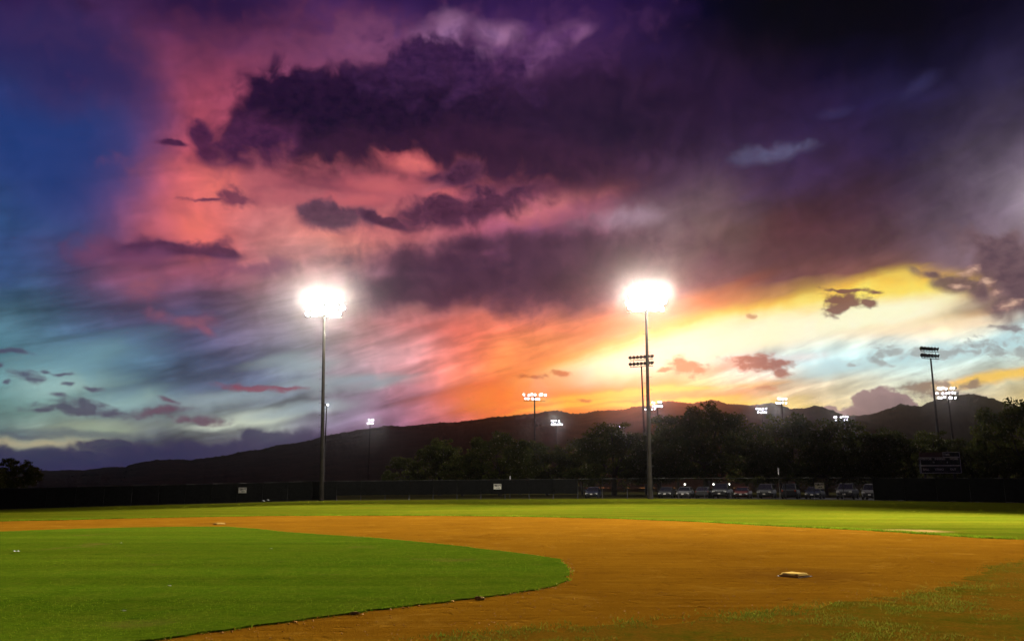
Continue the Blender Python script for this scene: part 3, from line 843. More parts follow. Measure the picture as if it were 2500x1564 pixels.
def floodlight(base, top, yaw, rows, cols, width, state, label, group, tilt=28, size=1.0, fan=26, lit=None, stub=0.0, r0=0.29, power=0.0, aim=None, spread=0.0, spots=3, second=None, tint=(1.0, 0.95, 0.84)):
    """pole from base to top (world points); yaw: heading of the lamps in the plan, 0 looks to -Y"""
    base, top = Vector(base), Vector(top)
    root = empty('floodlight_pole', base)
    tag(root, label, 'floodlight', group)
    T = top - base
    seg = 14
    pts = [Vector((0, 0, -0.4))] + [T * (k / 10) for k in range(11)]
    rad = [r0 + 0.01] + [r0 * (1 - 0.5 * k / 10) for k in range(11)]
    pole = MB().tube(pts, rad, seg).build('pole', POLE_M, root, True)
    if power and spots == 3:                                         # climbing pegs
        n = int(T.length / 0.75)
        for k in range(4, n):
            p = T * (k / n)
            s = 1 if k % 2 else -1
            pe = link('climbing_peg', PEG, pole)
            pe.location = p
            pe.scale = (s, 1, 1)
    ry = Matrix.Rotation(yaw, 3, 'Z')
    dz = 1.15 * size if spots == 1 or not power else 0.84
    for r in range(rows):
        z = T + Vector((0, 0, (r - (rows - 1)) * dz - 0.1 if stub == 0 else r * dz - 0.1))
        arm = MB()
        a, b = ry @ Vector((-width / 2 - .15, 0, 0)), ry @ Vector((width / 2 + .15, 0, 0))
        arm.tube([z + a, z + b], 0.065 * size, 6)
        if r > 0 and stub:
            for s in (-.35, .35):
                o_ = ry @ Vector((width * s, 0.05, 0))
                arm.tube([z + o_ - Vector((0, 0, dz)), z + o_], 0.05, 6)
        arm.build('crossarm', STEEL, root)
        for c in range(cols):
            u = (c / (cols - 1) - 0.5) if cols > 1 else 0
            jx, jz = (random.uniform(-.16, .16), random.uniform(-.14, .14)) if power else (0, 0)
            if state == 'far' and random.random() < 0.12:
                continue
            p = z + ry @ Vector((u * width * (1 - .12 * ((r + 1) % 2) * bool(power)) + jx, 0, 0.52 * size + jz))
            lm = link('luminaire', BELL, root)
            lm.location = p
            lm.scale = (size,) * 3
            jit = random.uniform(-6, 6)
            lm.rotation_euler = (R(tilt + random.uniform(-5, 5)), 0, yaw + R(u * 2 * fan + jit))
            on = state if lit is None or lit(r, c) else 'off'
            ln = link('lens', DISC[on], lm)
            ln.location = (0, 0.0, 0)
    if power:
        for u in ((-0.34, 0, 0.34) if spots == 3 else (0,)):
            sp = bpy.data.lights.new('floodlight_beam', 'SPOT')
            sp.energy, sp.color, sp.shadow_soft_size = power / spots, tint, 0.5
            sp.spot_size, sp.spot_blend = R(spread or 150), 1.0
            so = link('floodlight_beam', sp, root)
            so.location = T + ry @ Vector((u * width, -1.0, 0.3))
            so.rotation_euler = (Vector(aim) - (base + so.location)).to_track_quat('-Z', 'Y').to_euler()
    if second:                                           # extra beam added at the bank to brighten the outfield and fence
        sp = bpy.data.lights.new('floodlight_beam', 'SPOT')
        sp.energy, sp.color, sp.shadow_soft_size = second[0], tint, 0.5
        sp.spot_size, sp.spot_blend = R(second[2]), 1.0
        so = link('floodlight_beam', sp, root)
        so.location = T + ry @ Vector((width * .3, -1.0, 0.3))
        so.rotation_euler = (Vector(second[1]) - (base + so.location)).to_track_quat('-Z', 'Y').to_euler()
    return root

def plan_at(px, py, Y):
    p = at_depth(px, py, Y)
    return p

# the two poles inside the outfield fence
hl, hr = fence_hit(785), fence_hit(1587)
Yl, Yr = hl[1] - 0.8, hr[1] - 0.8
bl = (at_depth(785, 1222, Yl).x, Yl, float(gz(hl[0], Yl)))
br = (at_depth(1587, 1217, Yr).x, Yr, float(gz(hr[0], Yr)))
floodlight(bl, at_depth(792, 742, Yl), 0.12, 3, 8, 4.5, 'near', 'tall leaning pole with blazing lamp bank, standing before the dark wooded slope', 'floodlights of this field',
           tilt=24, power=960000, aim=(-4, 27, 0), spread=68, second=(34000, (bl[0] + 2, bl[1] - 16, 0), 150))
floodlight(br, at_depth(1577, 727, Yr), -0.16, 3, 8, 4.4, 'near', 'tall pole with blazing lamp bank, overlapping a slimmer unlit pole behind it', 'floodlights of this field',
           tilt=24, power=960000, aim=(4, 27, 0), spread=68, second=(34000, (br[0] - 2, br[1] - 16, 0), 150))
# the next pole along the foul side, its glare just entering the view
p3 = at_depth(2600, 490, 52)
floodlight((p3.x, 52, 0), p3, 0.62, 2, 8, 5.0, 'near', 'tall pole with blazing lamp bank whose haze spills past the overhanging cloud', 'floodlights of this field',
           tilt=24, power=300000, aim=(4, 30, 0), spread=110, spots=1, second=(130000, (2, 98, 3), 58))

FAR_POWER = 60000
FAR_G = 'floodlights of the neighbouring fields'
def far_pole(px, py, pyb, Y, rows, cols, width, state, label, yaw=0.0, lit=None, r0=0.28, size=1.0, tilt=24, lean=0.0, stub=0.0):
    t = at_depth(px, py, Y)
    x0 = t.x + lean
    return floodlight((x0, Y, float(gz(x0, Y))), t, yaw, rows, cols, width * (0.88 if state == 'far' else 1), state, label, FAR_G, tilt=tilt, lit=lit, r0=r0, size=size, stub=stub, spots=1, tint=(0.95, 0.94, 1.0),
                      power=FAR_POWER if state == 'far' else 0, aim=(x0 * 0.75, Y * 0.7, 0), spread=110)
far_pole(1566, 893, 0, 166, 2, 7, 4.7, 'off', 'unlit pole with a row of backward lamps, rust brown against the yellow sky', yaw=2.7, lean=0.2, r0=0.30, stub=1, size=1.2, lit=lambda r, c: False)
far_pole(1305, 967, 0, 222, 2, 9, 6.6, 'far', 'lit pole above the crown of the pale flecked tree under the orange sky', r0=0.34)
far_pole(1358, 1030, 0, 300, 2, 8, 5.6, 'far', 'wide lit lamp bank glowing in front of the red brown ridge', r0=0.3)
far_pole(1605, 985, 0, 244, 2, 7, 3.6, 'far', 'lit lamp bank peeping out beside the big overlapping pole, just above the crest', yaw=-.5)
far_pole(1588, 1001, 0, 330, 1, 4, 5.0, 'far', 'low bar of four lamps crossing behind the big pole below the crest', r0=0.2)
far_pole(1908, 977, 0, 234, 2, 6, 3.3, 'far', 'small lit pole silhouetted on the yellow strip of sky over the ridge')
far_pole(1860, 1001, 0, 270, 2, 6, 3.6, 'far', 'small lit pole poking up to the ridge line between two tree crowns')
far_pole(2053, 1020, 0, 290, 2, 7, 5.4, 'far', 'wide lamp bank shining low in the gap under the cumulus cloud', lit=lambda r, c: c != 2)
far_pole(2272, 874, 0, 158, 2, 6, 4.0, 'off', 'unlit pole with two rows of dark lamps against the pale blue sky', yaw=0.3, lean=-0.25, stub=1, size=1.2, r0=0.30, lit=lambda r, c: False)
far_pole(2313, 952, 0, 204, 3, 8, 6.0, 'far', 'broad violet white lamp bank in front of the rounded mountain summit', r0=0.3, lit=lambda r, c: c < 7)
far_pole(904, 1028, 0, 300, 2, 4, 2.6, 'far', 'small lit pole standing alone at the shoulder of the dark ridge')
far_pole(798, 990, 0, 236, 1, 2, 0.9, 'far', 'slim pole with two lamps half hidden behind the leaning pole', r0=0.26, lit=lambda r, c: c == 1)
far_pole(1519, 1044, 0, 300, 1, 2, 2.6, 'far', 'pair of lamps just clearing the crown of the broad lit tree', r0=0.2)

# ------------------------------------------------------------------ outfield fence
SCREEN = mat('black_windscreen', (0.006, 0.006, 0.006), (0.010, 0.010, 0.010), 3.0, 0.9, spec=0.05)
GALV = mat('dull_fence_pipe', (0.025, 0.024, 0.023), (0.05, 0.047, 0.044), 6.0, 0.5, metal=0.6)
def build_fence():
    root = empty('outfield_fence', (0, 0, 0))
    tag(root, 'long curved pipe fence with black windscreens closing off the outfield', 'fence')
    a0, a1 = _ang[0] - 0.02, _ang[-1] + 0.02
    n = int((a1 - a0) * FENCE_R / 3.0)
    H = 2.42
    P = []
    for i in range(n + 1):
        a = a0 + (a1 - a0) * i / n
        x, y = HOME[0] + FENCE_R * math.sin(a), HOME[1] + FENCE_R * math.cos(a)
        P.append(Vector((x, y, float(gz(x, y)))))
    post_me = MB().tube([(0, 0, -0.3), (0, 0, H + 0.06)], 0.045, 8).mesh('post', GALV, True)
    wires = MB()
    for i, p in enumerate(P):
        po = link('post', post_me, root)
        po.location = p
    for i in range(n):
        a, b = P[i], P[i + 1]
        MB().tube([a + Vector((0, 0, H)), b + Vector((0, 0, H))], 0.03, 6).build('top_rail', GALV, root, True)
        mid = (a + b) / 2
        pxm = 1250 + FPX * mid.x / mid.y * math.cos(PITCH)
        if pxm < 1420 or 2080 < pxm < 2900:
            low = 0.05 if pxm < 850 or pxm > 2000 else 0.62
            t = (b - a).normalized()
            nrm = Vector((-t.y, t.x, 0))
            nrm = -nrm if nrm.y > 0 else nrm
            v = []
            k = 6
            for j in range(k + 1):
                q = a.lerp(b, (j + 0.03) / (k + 0.06))
                sag = 0.04 * math.sin(j * 2.1 + i)
                for zz in (low + random.uniform(0, .05), 1.2, H - 0.05):
                    v.append(q + nrm * (0.055 + sag * (1 if zz == 1.2 else .3)) + Vector((0, 0, zz)))
            f = []
            for j in range(k):
                for r in range(2):
                    f.append((j * 3 + r, (j + 1) * 3 + r, (j + 1) * 3 + r + 1, j * 3 + r + 1))
            me = pydata('windscreen', v, f, SCREEN, True)
            link('windscreen', me, root)
    # chain link fabric, woven wires as thin three sided strips
    V, F = [], []
    for i in range(n):
        a, b = P[i], P[i + 1]
        L = (b - a).length
        d = (b - a) / L
        m_ = int(L / 0.11)
        for s in (1, -1):
            for j in range(-22, m_ + 1):
                u0 = j * 0.11 if s > 0 else j * 0.11 + H
                w0, w1 = u0, u0 + s * H
                z0, z1 = 0.03, H
                for _ in (0,):
                    lo, hi = min(w0, w1), max(w0, w1)
                    if hi <= 0 or lo >= L:
                        continue
                    t0, t1 = 0.0, 1.0
                    for lim in (0.0, L):
                        tt = (lim - w0) / (w1 - w0)
                        if 0 < tt < 1:
                            if (w0 < 0 and lim == 0) or (w0 > L and lim == L):
                                t0 = max(t0, tt)
                            else:
                                t1 = min(t1, tt)
                    if t1 - t0 < 0.02:
                        continue
                    p0 = a + d * (w0 + (w1 - w0) * t0) + Vector((0, 0, z0 + (z1 - z0) * t0))
                    p1 = a + d * (w0 + (w1 - w0) * t1) + Vector((0, 0, z0 + (z1 - z0) * t1))
                    e = Vector((d.x, d.y, 0)) * 0.003
                    g = Vector((-d.y, d.x, 0)) * 0.003
                    k = len(V)
                    V += [p0 - e, p0 + e, p0 + g, p1 - e, p1 + e, p1 + g]
                    F += [(k, k + 1, k + 4, k + 3), (k + 1, k + 2, k + 5, k + 4), (k + 2, k, k + 3, k + 5)]
    cl = link('chain_link', tri_mesh('chain_link', np.array([tuple(p) for p in V]), np.array(F), GALV), root)
    cl['kind'] = 'stuff'
build_fence()

def text_mesh(name, body, size, m, parent, loc, rot=(R(90), 0, 0), depth=0.004, bold=0.0):
    cu = bpy.data.curves.new(name, 'FONT')
    cu.body, cu.size, cu.extrude, cu.offset = body, size, depth, bold
    cu.align_x, cu.align_y = 'CENTER', 'CENTER'
    tmp = bpy.data.objects.new(name, cu)
    COL.objects.link(tmp)
    dg = bpy.context.evaluated_depsgraph_get()
    me = bpy.data.meshes.new_from_object(tmp.evaluated_get(dg))
    bpy.data.objects.remove(tmp)
    me.materials.clear()
    me.materials.append(m)
    o = link(name, me, parent)
    o.location, o.rotation_euler = loc, rot
    return o

BOARD = mat('sign_white', (0.62, 0.58, 0.50), (0.78, 0.74, 0.66), 4.0, 0.55)
BLACK = mat('black_paint', (0.008, 0.007, 0.006), (0.014, 0.012, 0.010), 8.0, 0.5)
def fence_sign(px, py, line1, line2, label, rz=0.0):
    h = fence_hit(px)
    Y = h[1] - 0.16
    c = at_depth(px, py, Y)
    root = empty('distance_sign', c, math.atan2(h[0] - HOME[0], h[1] - HOME[1]) * -0.6 + rz)
    tag(root, label, 'sign', 'distance signs on the fence')
    MB().box((0, 0, 0), (0.96, 0.03, 0.66)).build('board', BOARD, root)
    text_mesh('lettering', line1, 0.33, BLACK, root, (0, -0.018, 0.12), bold=0.012)
    text_mesh('lettering', line2, 0.17, BLACK, root, (0.04, -0.018, -0.17), bold=0.008)
fence_sign(592, 1196, '328 FT', '100 M', 'white 328 FT sign on the fence below the black hillside')
fence_sign(1214.5, 1187, '380 FT', '116 M', 'white 380 FT sign on the centre stretch of the fence')
fence_sign(2000.5, 1185, '328 FT', '100 M', 'white 328 FT sign on the fence by the parked cars')

PALE = mat('pale_pipe', (0.20, 0.19, 0.18), (0.30, 0.28, 0.26), 3.0, 0.45, metal=0.5)
for px_, py_, lab in ((1245.5, 1161, 'thin pale pipe rising just above the fence rail next to the 380 FT sign'), (1900, 1141, 'thin pale pipe rising above the fence beneath the parking lot trees')):
    h = fence_hit(px_)
    t = at_depth(px_, py_, h[1] + 0.25)
    z0 = float(gz(t.x, t.y))
    root = empty('fence_pipe', (t.x, t.y, z0))
    tag(root, lab, 'pipe', 'pipes behind the fence')
    MB().tube([(0, 0, -.3), (0, 0, t.z - z0 - .06)], 0.05, 8).build('shaft', STEEL, root, True)
    MB().tube([(0, 0, t.z - z0 - .75), (0, 0, t.z - z0 - .05), (0, 0, t.z - z0)], [0.06, 0.075, 0.04], 8).build('cap', PALE, root, True)

# ------------------------------------------------------------------ scoreboard
SB_DARK = mat('scoreboard_panel', (0.012, 0.014, 0.011), (0.022, 0.024, 0.018), 1.5, 0.55)
SB_RED = mat('scoreboard_header', (0.045, 0.018, 0.012), (0.07, 0.03, 0.02), 1.5, 0.6)
SB_LINE = mat('scoreboard_lettering', (0.42, 0.40, 0.33), (0.55, 0.52, 0.44), 2.0, 0.5)
SB_HOLE = mat('scoreboard_window', (0.004, 0.004, 0.004), (0.007, 0.007, 0.007), 2.0, 0.25)
def scoreboard():
    Y = 106.0
    c = at_depth(2294, 1129, Y)
    k = Y / FPX * 0.88                       # metres per photograph pixel here
    z0 = float(gz(c.x, Y))
    root = empty('scoreboard', (c.x, Y, z0), -0.16)
    tag(root, 'dark baseball scoreboard on posts with TIME, VISITOR, INNING and HOME lettering', 'scoreboard')
    zc = c.z - z0
    W, Hh = 104 * k, 58 * k
    body = MB().box((0, 0, zc - 6.5 * k), (W, 0.5, 43 * k)).build('cabinet', SB_DARK, root)
    MB().box((-21 * k, 0, zc + 22 * k), (58 * k, 0.36, 13 * k)).build('header_panel', SB_RED, root)
    tb = MB().box((30 * k, 0, zc + 22 * k), (43 * k, 0.44, 13.4 * k)).build('time_panel', SB_DARK, root)
    for sx in (-.36, .36):
        MB().box((W * sx, 0.4, (zc - 5 * k) / 2), (0.26, 0.26, zc + 28 * k)).build('post', STEEL, root)
    def frame(cx, cz, w, h, y, parent):
        b = MB()
        t = 0.055
        b.box((cx, y, cz + h / 2), (w, 0.02, t)).box((cx, y, cz - h / 2), (w, 0.02, t))
        b.box((cx - w / 2, y, cz), (t, 0.022, h)).box((cx + w / 2, y, cz), (t, 0.022, h))
        b.build('outline', SB_LINE, parent)
    frame(0, zc + 3.5 * k, W - .1, 21 * k, -0.262, body)
    frame(0, zc - 17.8 * k, W - .1, 19 * k, -0.262, body)
    frame(30 * k, zc + 22 * k, 42 * k, 12.4 * k, -0.232, tb)
    for t, x, z, s in (('VISITOR', -35, 10, 7.6), ('INNING', 0, 10, 7.6), ('HOME', 36, 10, 7.6), ('H', -17, 1, 6), ('E', 18, 1, 6),
                       ('BALL', -38, -18, 7.2), ('STRIKE', -4, -18, 7.2), ('OUT', 31, -18, 7.2)):
        text_mesh('lettering', t, s * k, SB_LINE, body, (x * k, -0.256, zc + z * k), bold=0.006)
    text_mesh('lettering', 'TIME', 7.6 * k, SB_LINE, tb, (18 * k, -0.226, zc + 22 * k), bold=0.006)
    for x, z, w, h in ((-38, 0, 20, 10), (0, 0, 16, 10), (38, 0, 20, 10), (-21, -18, 11, 9), (17, -18, 9, 9), (45, -18, 9, 9)):
        MB().box((x * k, -0.258, zc + z * k), (w * k, 0.02, h * k)).build('digit_window', SB_HOLE, body)
    MB().box((40 * k, -0.226, zc + 22 * k), (20 * k, 0.02, 9 * k)).build('digit_window', SB_HOLE, tb)
scoreboard()

# ------------------------------------------------------------------ bases and bits on the ground
BAG = mat('base_canvas', (0.31, 0.19, 0.042), (0.40, 0.26, 0.065), 5.0, 1.0, spec=0.0, bump=0.3, bscale=60)
def base_bag(px, py, rz, label):
    c = on_ground(px, py + 2)
    root = empty('base', (c[0], c[1], 0.0), rz)
    tag(root, label, 'base', 'bases on the infield')
    s, h, v, f = 0.2, 0.066, [], []
    N = 10
    for i in range(N + 1):
        for j in range(N + 1):
            u, w = i / N * 2 - 1, j / N * 2 - 1
            e = max(abs(u), abs(w))
            zz = h * (1 - max(0, (e - .78) / .22) ** 2.2 * 0.55) + 0.006 * math.sin(u * 3 + 1) * math.cos(w * 2.4)
            k = 1 - 0.05 * max(0, abs(u) + abs(w) - 1.5)
            v.append((u * s * k, w * s * k, zz))
    for i in range(N):
        for j in range(N):
            a = i * (N + 1) + j
            f.append((a, a + N + 1, a + N + 2, a + 1))
    link('cover', pydata('cover', v, f, BAG, True), root)
    MB().box((0, 0, 0.016), (0.408, 0.408, 0.034), top=0.99).build('side_band', BAG, root)
    MB().box((0, 0, 0.003), (0.46, 0.46, 0.01)).build('anchor_plate', mat('rubber', (0.03, 0.022, 0.012), None, 2, 0.8), root)
base_bag(1940, 1404, R(38), 'cream canvas base sitting alone on the wide clay')
base_bag(535, 1277, R(45), 'cream canvas base at the corner of the infield lawn')

PAPER = mat('paper_scrap', (0.20, 0.21, 0.15), (0.28, 0.28, 0.22), 9.0, 1.0, spec=0.0)
def scrap(px, py, s, label, z=0.05, group='litter on the grass'):
    c = on_ground(px, py)
    v, f = [], []
    N = 3
    for i in range(N + 1):
        for j in range(N + 1):
            v.append(((i / N - .5) * s * 1.5 + random.uniform(-.1, .1) * s, (j / N - .5) * s + random.uniform(-.1, .1) * s, random.uniform(0, .32) * s))
    for i in range(N):
        for j in range(N):
            a = i * (N + 1) + j
            f.append((a, a + N + 1, a + N + 2, a + 1))
    o = link('paper_scrap', pydata('paper_scrap', v, f, PAPER))
    o.location = (c[0], c[1], z)
    o.rotation_euler = (0, 0, random.uniform(0, 3))
    tag(o, label, 'litter', group)
scrap(40, 1351, 0.12, 'larger folded white paper scrap lying out on the infield lawn')
scrap(295, 1329, 0.055, 'small white scrap on the bright far strip of the infield lawn')
scrap(662, 1343, 0.05, 'tiny white scrap on the lawn off the remote base corner')
scrap(413, 1437, 0.05, 'white crumb of paper midway across the darker lawn')
scrap(300, 1500, 0.045, 'pale crumb of paper on the lawn by the brownish patch')
DRYLEAF = mat('dry_leaf', (0.13, 0.08, 0.025), (0.20, 0.13, 0.045), 12.0, 1.0, spec=0.0)
def clod(px, py, s, label):
    c = on_ground(px, py)
    bm = bmesh.new()
    bmesh.ops.create_icosphere(bm, subdivisions=2, radius=s)
    for v in bm.verts:
        v.co *= 1 + random.uniform(-.28, .28)
        v.co.z *= 0.55
        v.co.x *= 1.5
    me = bpy.data.meshes.new('dirt_clod')
    bm.to_mesh(me); bm.free()
    me.materials.append(DRYLEAF)
    o = link('dirt_clod', me)
    o.location = (c[0], c[1], 0.004 + s * 0.35)
    tag(o, label, 'clod', 'clods at the lawn edge')
clod(1170, 1463, 0.055, 'tan clod of dried mud lying at the ragged lawn edge')
clod(866, 1499, 0.045, 'smaller clod at the lawn edge down the base path')
WHITE_BAG = mat('plastic_bag', (0.5, 0.5, 0.5), (0.62, 0.62, 0.6), 5.0, 0.4)
for px_, py_, s, lab in ((643, 1222, .22, 'pale curled scrap caught along the fence foot'), (654, 1220, .20, 'pale pouch shaped scrap hanging low on the fence')):
    h = fence_hit(px_)
    p = at_depth(px_, py_, h[1] - 0.2)
    v = [(-s, 0, 0), (-s * .3, -.03, s * .35), (s * .4, -.02, s * .3), (s, 0, -.05), (s * .4, -.06, -.02), (-s * .3, -.06, .05)]
    o = link('plastic_scrap', pydata('plastic_scrap', v + [(a, b + .05, c) for a, b, c in v], [(0, 5, 1), (5, 4, 2, 1), (4, 3, 2), (6, 7, 11), (11, 7, 8, 10), (10, 8, 9)], WHITE_BAG))
    o.location = p
    tag(o, lab, 'litter', 'scraps at the fence')

# ------------------------------------------------------------------ trees
BARK = mat('bark', (0.035, 0.026, 0.018), (0.06, 0.045, 0.03), 2.0, 0.9)
LEAF = bpy.data.materials.new('leaf')
LEAF.use_nodes = True
def _leaf():
    n = Nodes(LEAF.node_tree)
    r = n.new('ShaderNodeNewGeometry').outputs['Random Per Island']
    c = n.ramp(r, [(0.0, (0.040, 0.056, 0.010)), (0.5, (0.070, 0.080, 0.014)), (0.95, (0.10, 0.095, 0.02)), (1.0, (0.36, 0.32, 0.18))]).outputs[0]
    a = n.new('ShaderNodeBsdfDiffuse', {'Color': c})
    t = n.new('ShaderNodeBsdfTranslucent', {'Color': c})
    x = n.new('ShaderNodeMixShader', [0.35, a.outputs[0], t.outputs[0]])
    n.new('ShaderNodeOutputMaterial', [x.outputs[0]])
_leaf()

def tree_meshes(seed, rx, rz, zc, leaves, clumps):
    """a spreading crown of leaf clumps (unit: metres) and its trunk with limbs"""
    g = np.random.default_rng(seed)
    cs = []
    while len(cs) < clumps:
        p = g.uniform(-1, 1, 3)
        r = np.linalg.norm(p * (1, 1, 1))
        if r > 1 or r < 0.45 or p[2] < -0.86 or (p[2] < -.4 and r < .7):
            continue
        cs.append(p * (rx, rx, rz) * g.uniform(0.88, 1.08) + (0, 0, zc))
    cs = np.array(cs)
    per = leaves // clumps
    C = np.repeat(cs, per, 0)
    n = len(C)
    rad = np.repeat(g.uniform(0.10, 0.20, clumps) * rx, per)
    off = g.normal(0, 1, (n, 3)); off /= np.linalg.norm(off, axis=1)[:, None]
    off *= (g.random(n) ** 0.5)[:, None] * rad[:, None] * (1.15, 1.15, 0.62)
    C = C + off
    s = g.uniform(0.14, 0.36, n)
    a = g.normal(0, 1, (n, 3)); a /= np.linalg.norm(a, axis=1)[:, None]
    b = np.cross(a, g.normal(0, 1, (n, 3))); b /= np.linalg.norm(b, axis=1)[:, None]
    V = np.stack([C - a * s[:, None], C + b * s[:, None] * .55, C + a * s[:, None], C - b * s[:, None] * .55], 1)
    crown = tri_mesh('crown', V.reshape(-1, 3), np.arange(n * 4).reshape(-1, 4), LEAF)
    t = MB()
    fork = zc - rz * 0.5
    t.tube([(0, 0, -0.3), (0.1, 0, fork * .5), (0, .1, fork)], [0.55, 0.42, 0.36], 9)
    idx = g.choice(len(cs), 11, replace=False)
    for i in idx:
        e = Vector(cs[i])
        m1 = Vector((e.x * .45, e.y * .45, fork + (e.z - fork) * .35))
        t.tube([(0, 0.05, fork - .2), m1, e], [0.24, 0.15, 0.05], 6)
    return crown, t.mesh('trunk', BARK, True)
KINDS_T = [tree_meshes(s, rx, rz, zc, 15000, nc) for s, rx, rz, zc, nc in ((1, 8.5, 6.2, 8.0, 150), (2, 8.5, 5.6, 8.2, 120), (3, 8.5, 6.8, 7.6, 170), (4, 8.5, 6.0, 7.9, 90))]
TOPS = [float(np.percentile([v.co.z for v in k[0].vertices], 99.2)) for k in KINDS_T]

def tree(px, top, wpx, Y, k, label, sq=1.0):
    p = at_depth(px, top, Y)
    z0 = float(gz(p.x, Y))
    hgt = p.z - z0
    wid = wpx * Y / FPX / 2
    root = empty('tree', (p.x, Y, z0), random.uniform(0, 6.28))
    tag(root, label, 'tree', 'trees past the fence')
    sx, sz = wid / 9.0, hgt / TOPS[k]
    for nm, me in zip(('crown', 'trunk'), KINDS_T[k]):
        o = link(nm, me, root)
        o.scale = (sx, sx, sz)
TREES = [
 (1222, 1062, 190, 150, 0, 'pale flecked rounded tree beneath the lit pole on the orange sky'),
 (1335, 1086, 150, 165, 1, 'low dark tree below the wide lamp bank on the ridge slope'),
 (1495, 1040, 240, 146, 2, 'broad olive lit tree with two lamps just over its crown'),
 (1715, 996, 270, 150, 0, 'tallest spreading tree, rising nearly to the ridge crest behind parked cars'),
 (1650, 1045, 150, 160, 1, 'tree tucked behind the big overlapping pole'),
 (1935, 1015, 230, 150, 2, 'grey green flecked tree over the 328 FT sign by the cars'),
 (2065, 1030, 200, 156, 1, 'dusky tree under the low lamp bank below the cumulus'),
 (2165, 1055, 180, 150, 0, 'dark tree between the low lamp bank and the unlit pole'),
 (2270, 1058, 170, 160, 2, 'dark tree whose crown hides the foot of the unlit pole'),
 (2365, 1075, 150, 150, 1, 'low dark tree beside the scoreboard end post'),
 (2478, 986, 230, 138, 0, 'tall dark tree whose crown covers the mountain flank'),
 (1075, 1076, 130, 170, 2, 'near black tree at the foot of the ridge shoulder'),
 (1130, 1110, 120, 150, 1, 'low near black tree beside the pale flecked tree'),
 (1420, 1100, 110, 170, 0, 'small dark tree between two lit crowns'),
 (42, 1122, 120, 190, 1, 'lone dark tree at the low end of the ridge'),
 (-40, 1132, 110, 170, 2, 'dark tree beside the lone one at the low ridge end'),
 (1270, 1096, 120, 182, 3, 'dusky tree filling in behind the pale flecked tree'),
 (1575, 1062, 150, 178, 3, 'dark crown filling the gap behind the unlit rust brown pole'),
 (1815, 1052, 150, 180, 3, 'dark crown between the tallest tree and the grey green one'),
 (1605, 1092, 140, 140, 1, 'low bushy tree at the foot of the big overlapping pole'),
 (1870, 1088, 130, 142, 0, 'low bushy tree behind the tall black utility vehicle'),
 (2010, 1086, 150, 140, 3, 'low bushy tree behind the silver pickup truck'),
 (2120, 1090, 150, 142, 2, 'low bushy tree behind the pale utility vehicle'),
 (2420, 1060, 150, 160, 3, 'dark tree squeezed between scoreboard and tall flank tree'),
 (985, 1118, 110, 172, 3, 'low black tree where the fence meets the ridge shoulder'),
]
for t in TREES:
    tree(*t)

# ------------------------------------------------------------------ parking lot behind the fence
ASPH = mat('asphalt', (0.035, 0.034, 0.033), (0.06, 0.055, 0.05), 0.6, 0.85)
def lot():
    V, F = [], []
    nx, ny = 40, 6
    for i in range(nx + 1):
        a = math.radians(18) + math.radians(44) * i / nx
        for j in range(ny + 1):
            r = FENCE_R + 3 + 17 * j / ny
            x, y = HOME[0] + r * math.sin(a), HOME[1] + r * math.cos(a)
            V.append((x, y, float(gz(x, y)) + 0.02))
    for i in range(nx):
        for j in range(ny):
            a = i * (ny + 1) + j
            F.append((a, a + ny + 1, a + ny + 2, a + 1))
    tag(link('parking_lot', pydata('parking_lot', V, F, ASPH)), 'strip of dark asphalt behind the fence under the trees', 'parking lot', kind='structure')
lot()

GLASS = mat('car_glass', (0.012, 0.013, 0.015), None, 2, 0.06, spec=0.8)
TYRE = mat('tyre_rubber', (0.012, 0.012, 0.012), (0.02, 0.02, 0.02), 6, 0.85)
RIM = mat('wheel_rim', (0.25, 0.25, 0.26), (0.35, 0.35, 0.36), 4, 0.35, metal=0.9)
LAMPG = mat('headlamp_glass', (0.55, 0.55, 0.52), (0.7, 0.7, 0.66), 6, 0.1, spec=0.8)
REDG = mat('tail_lamp', (0.22, 0.01, 0.008), (0.3, 0.02, 0.012), 6, 0.15, spec=0.7)
TRIM = mat('car_trim', (0.02, 0.02, 0.02), None, 3, 0.5)
def paint(i, c):
    return mat('car_paint_%s' % 'abcdefghij'[i], c, tuple(v * 1.15 for v in c), 0.8, 0.5, metal=0.0, spec=0.2)
PAINTS = [paint(i, c) for i, c in enumerate([(0.02, 0.02, 0.022), (0.10, 0.10, 0.10), (0.04, 0.04, 0.042), (0.08, 0.012, 0.01), (0.015, 0.02, 0.04), (0.16, 0.155, 0.145)])]

def wheel_meshes():
    seg = 18
    def ring(prof, nm, m):
        v, f = [], []
        for x, r in prof:
            for k in range(seg):
                a = 2 * math.pi * k / seg
                v.append((x, r * math.cos(a), r * math.sin(a)))
        for i in range(len(prof) - 1):
            f += [(i * seg + k, i * seg + (k + 1) % seg, (i + 1) * seg + (k + 1) % seg, (i + 1) * seg + k) for k in range(seg)]
        return pydata(nm, v, f, m, True)
    return ring([(-.1, .2), (-.11, .3), (-.07, .34), (.07, .34), (.11, .3), (.1, .2)], 'tyre', TYRE), ring([(-.09, .21), (-.06, .16), (-.06, .01), (.06, .01), (.06, .16), (.09, .21)], 'rim', RIM)
TYRE_ME, RIM_ME = wheel_meshes()

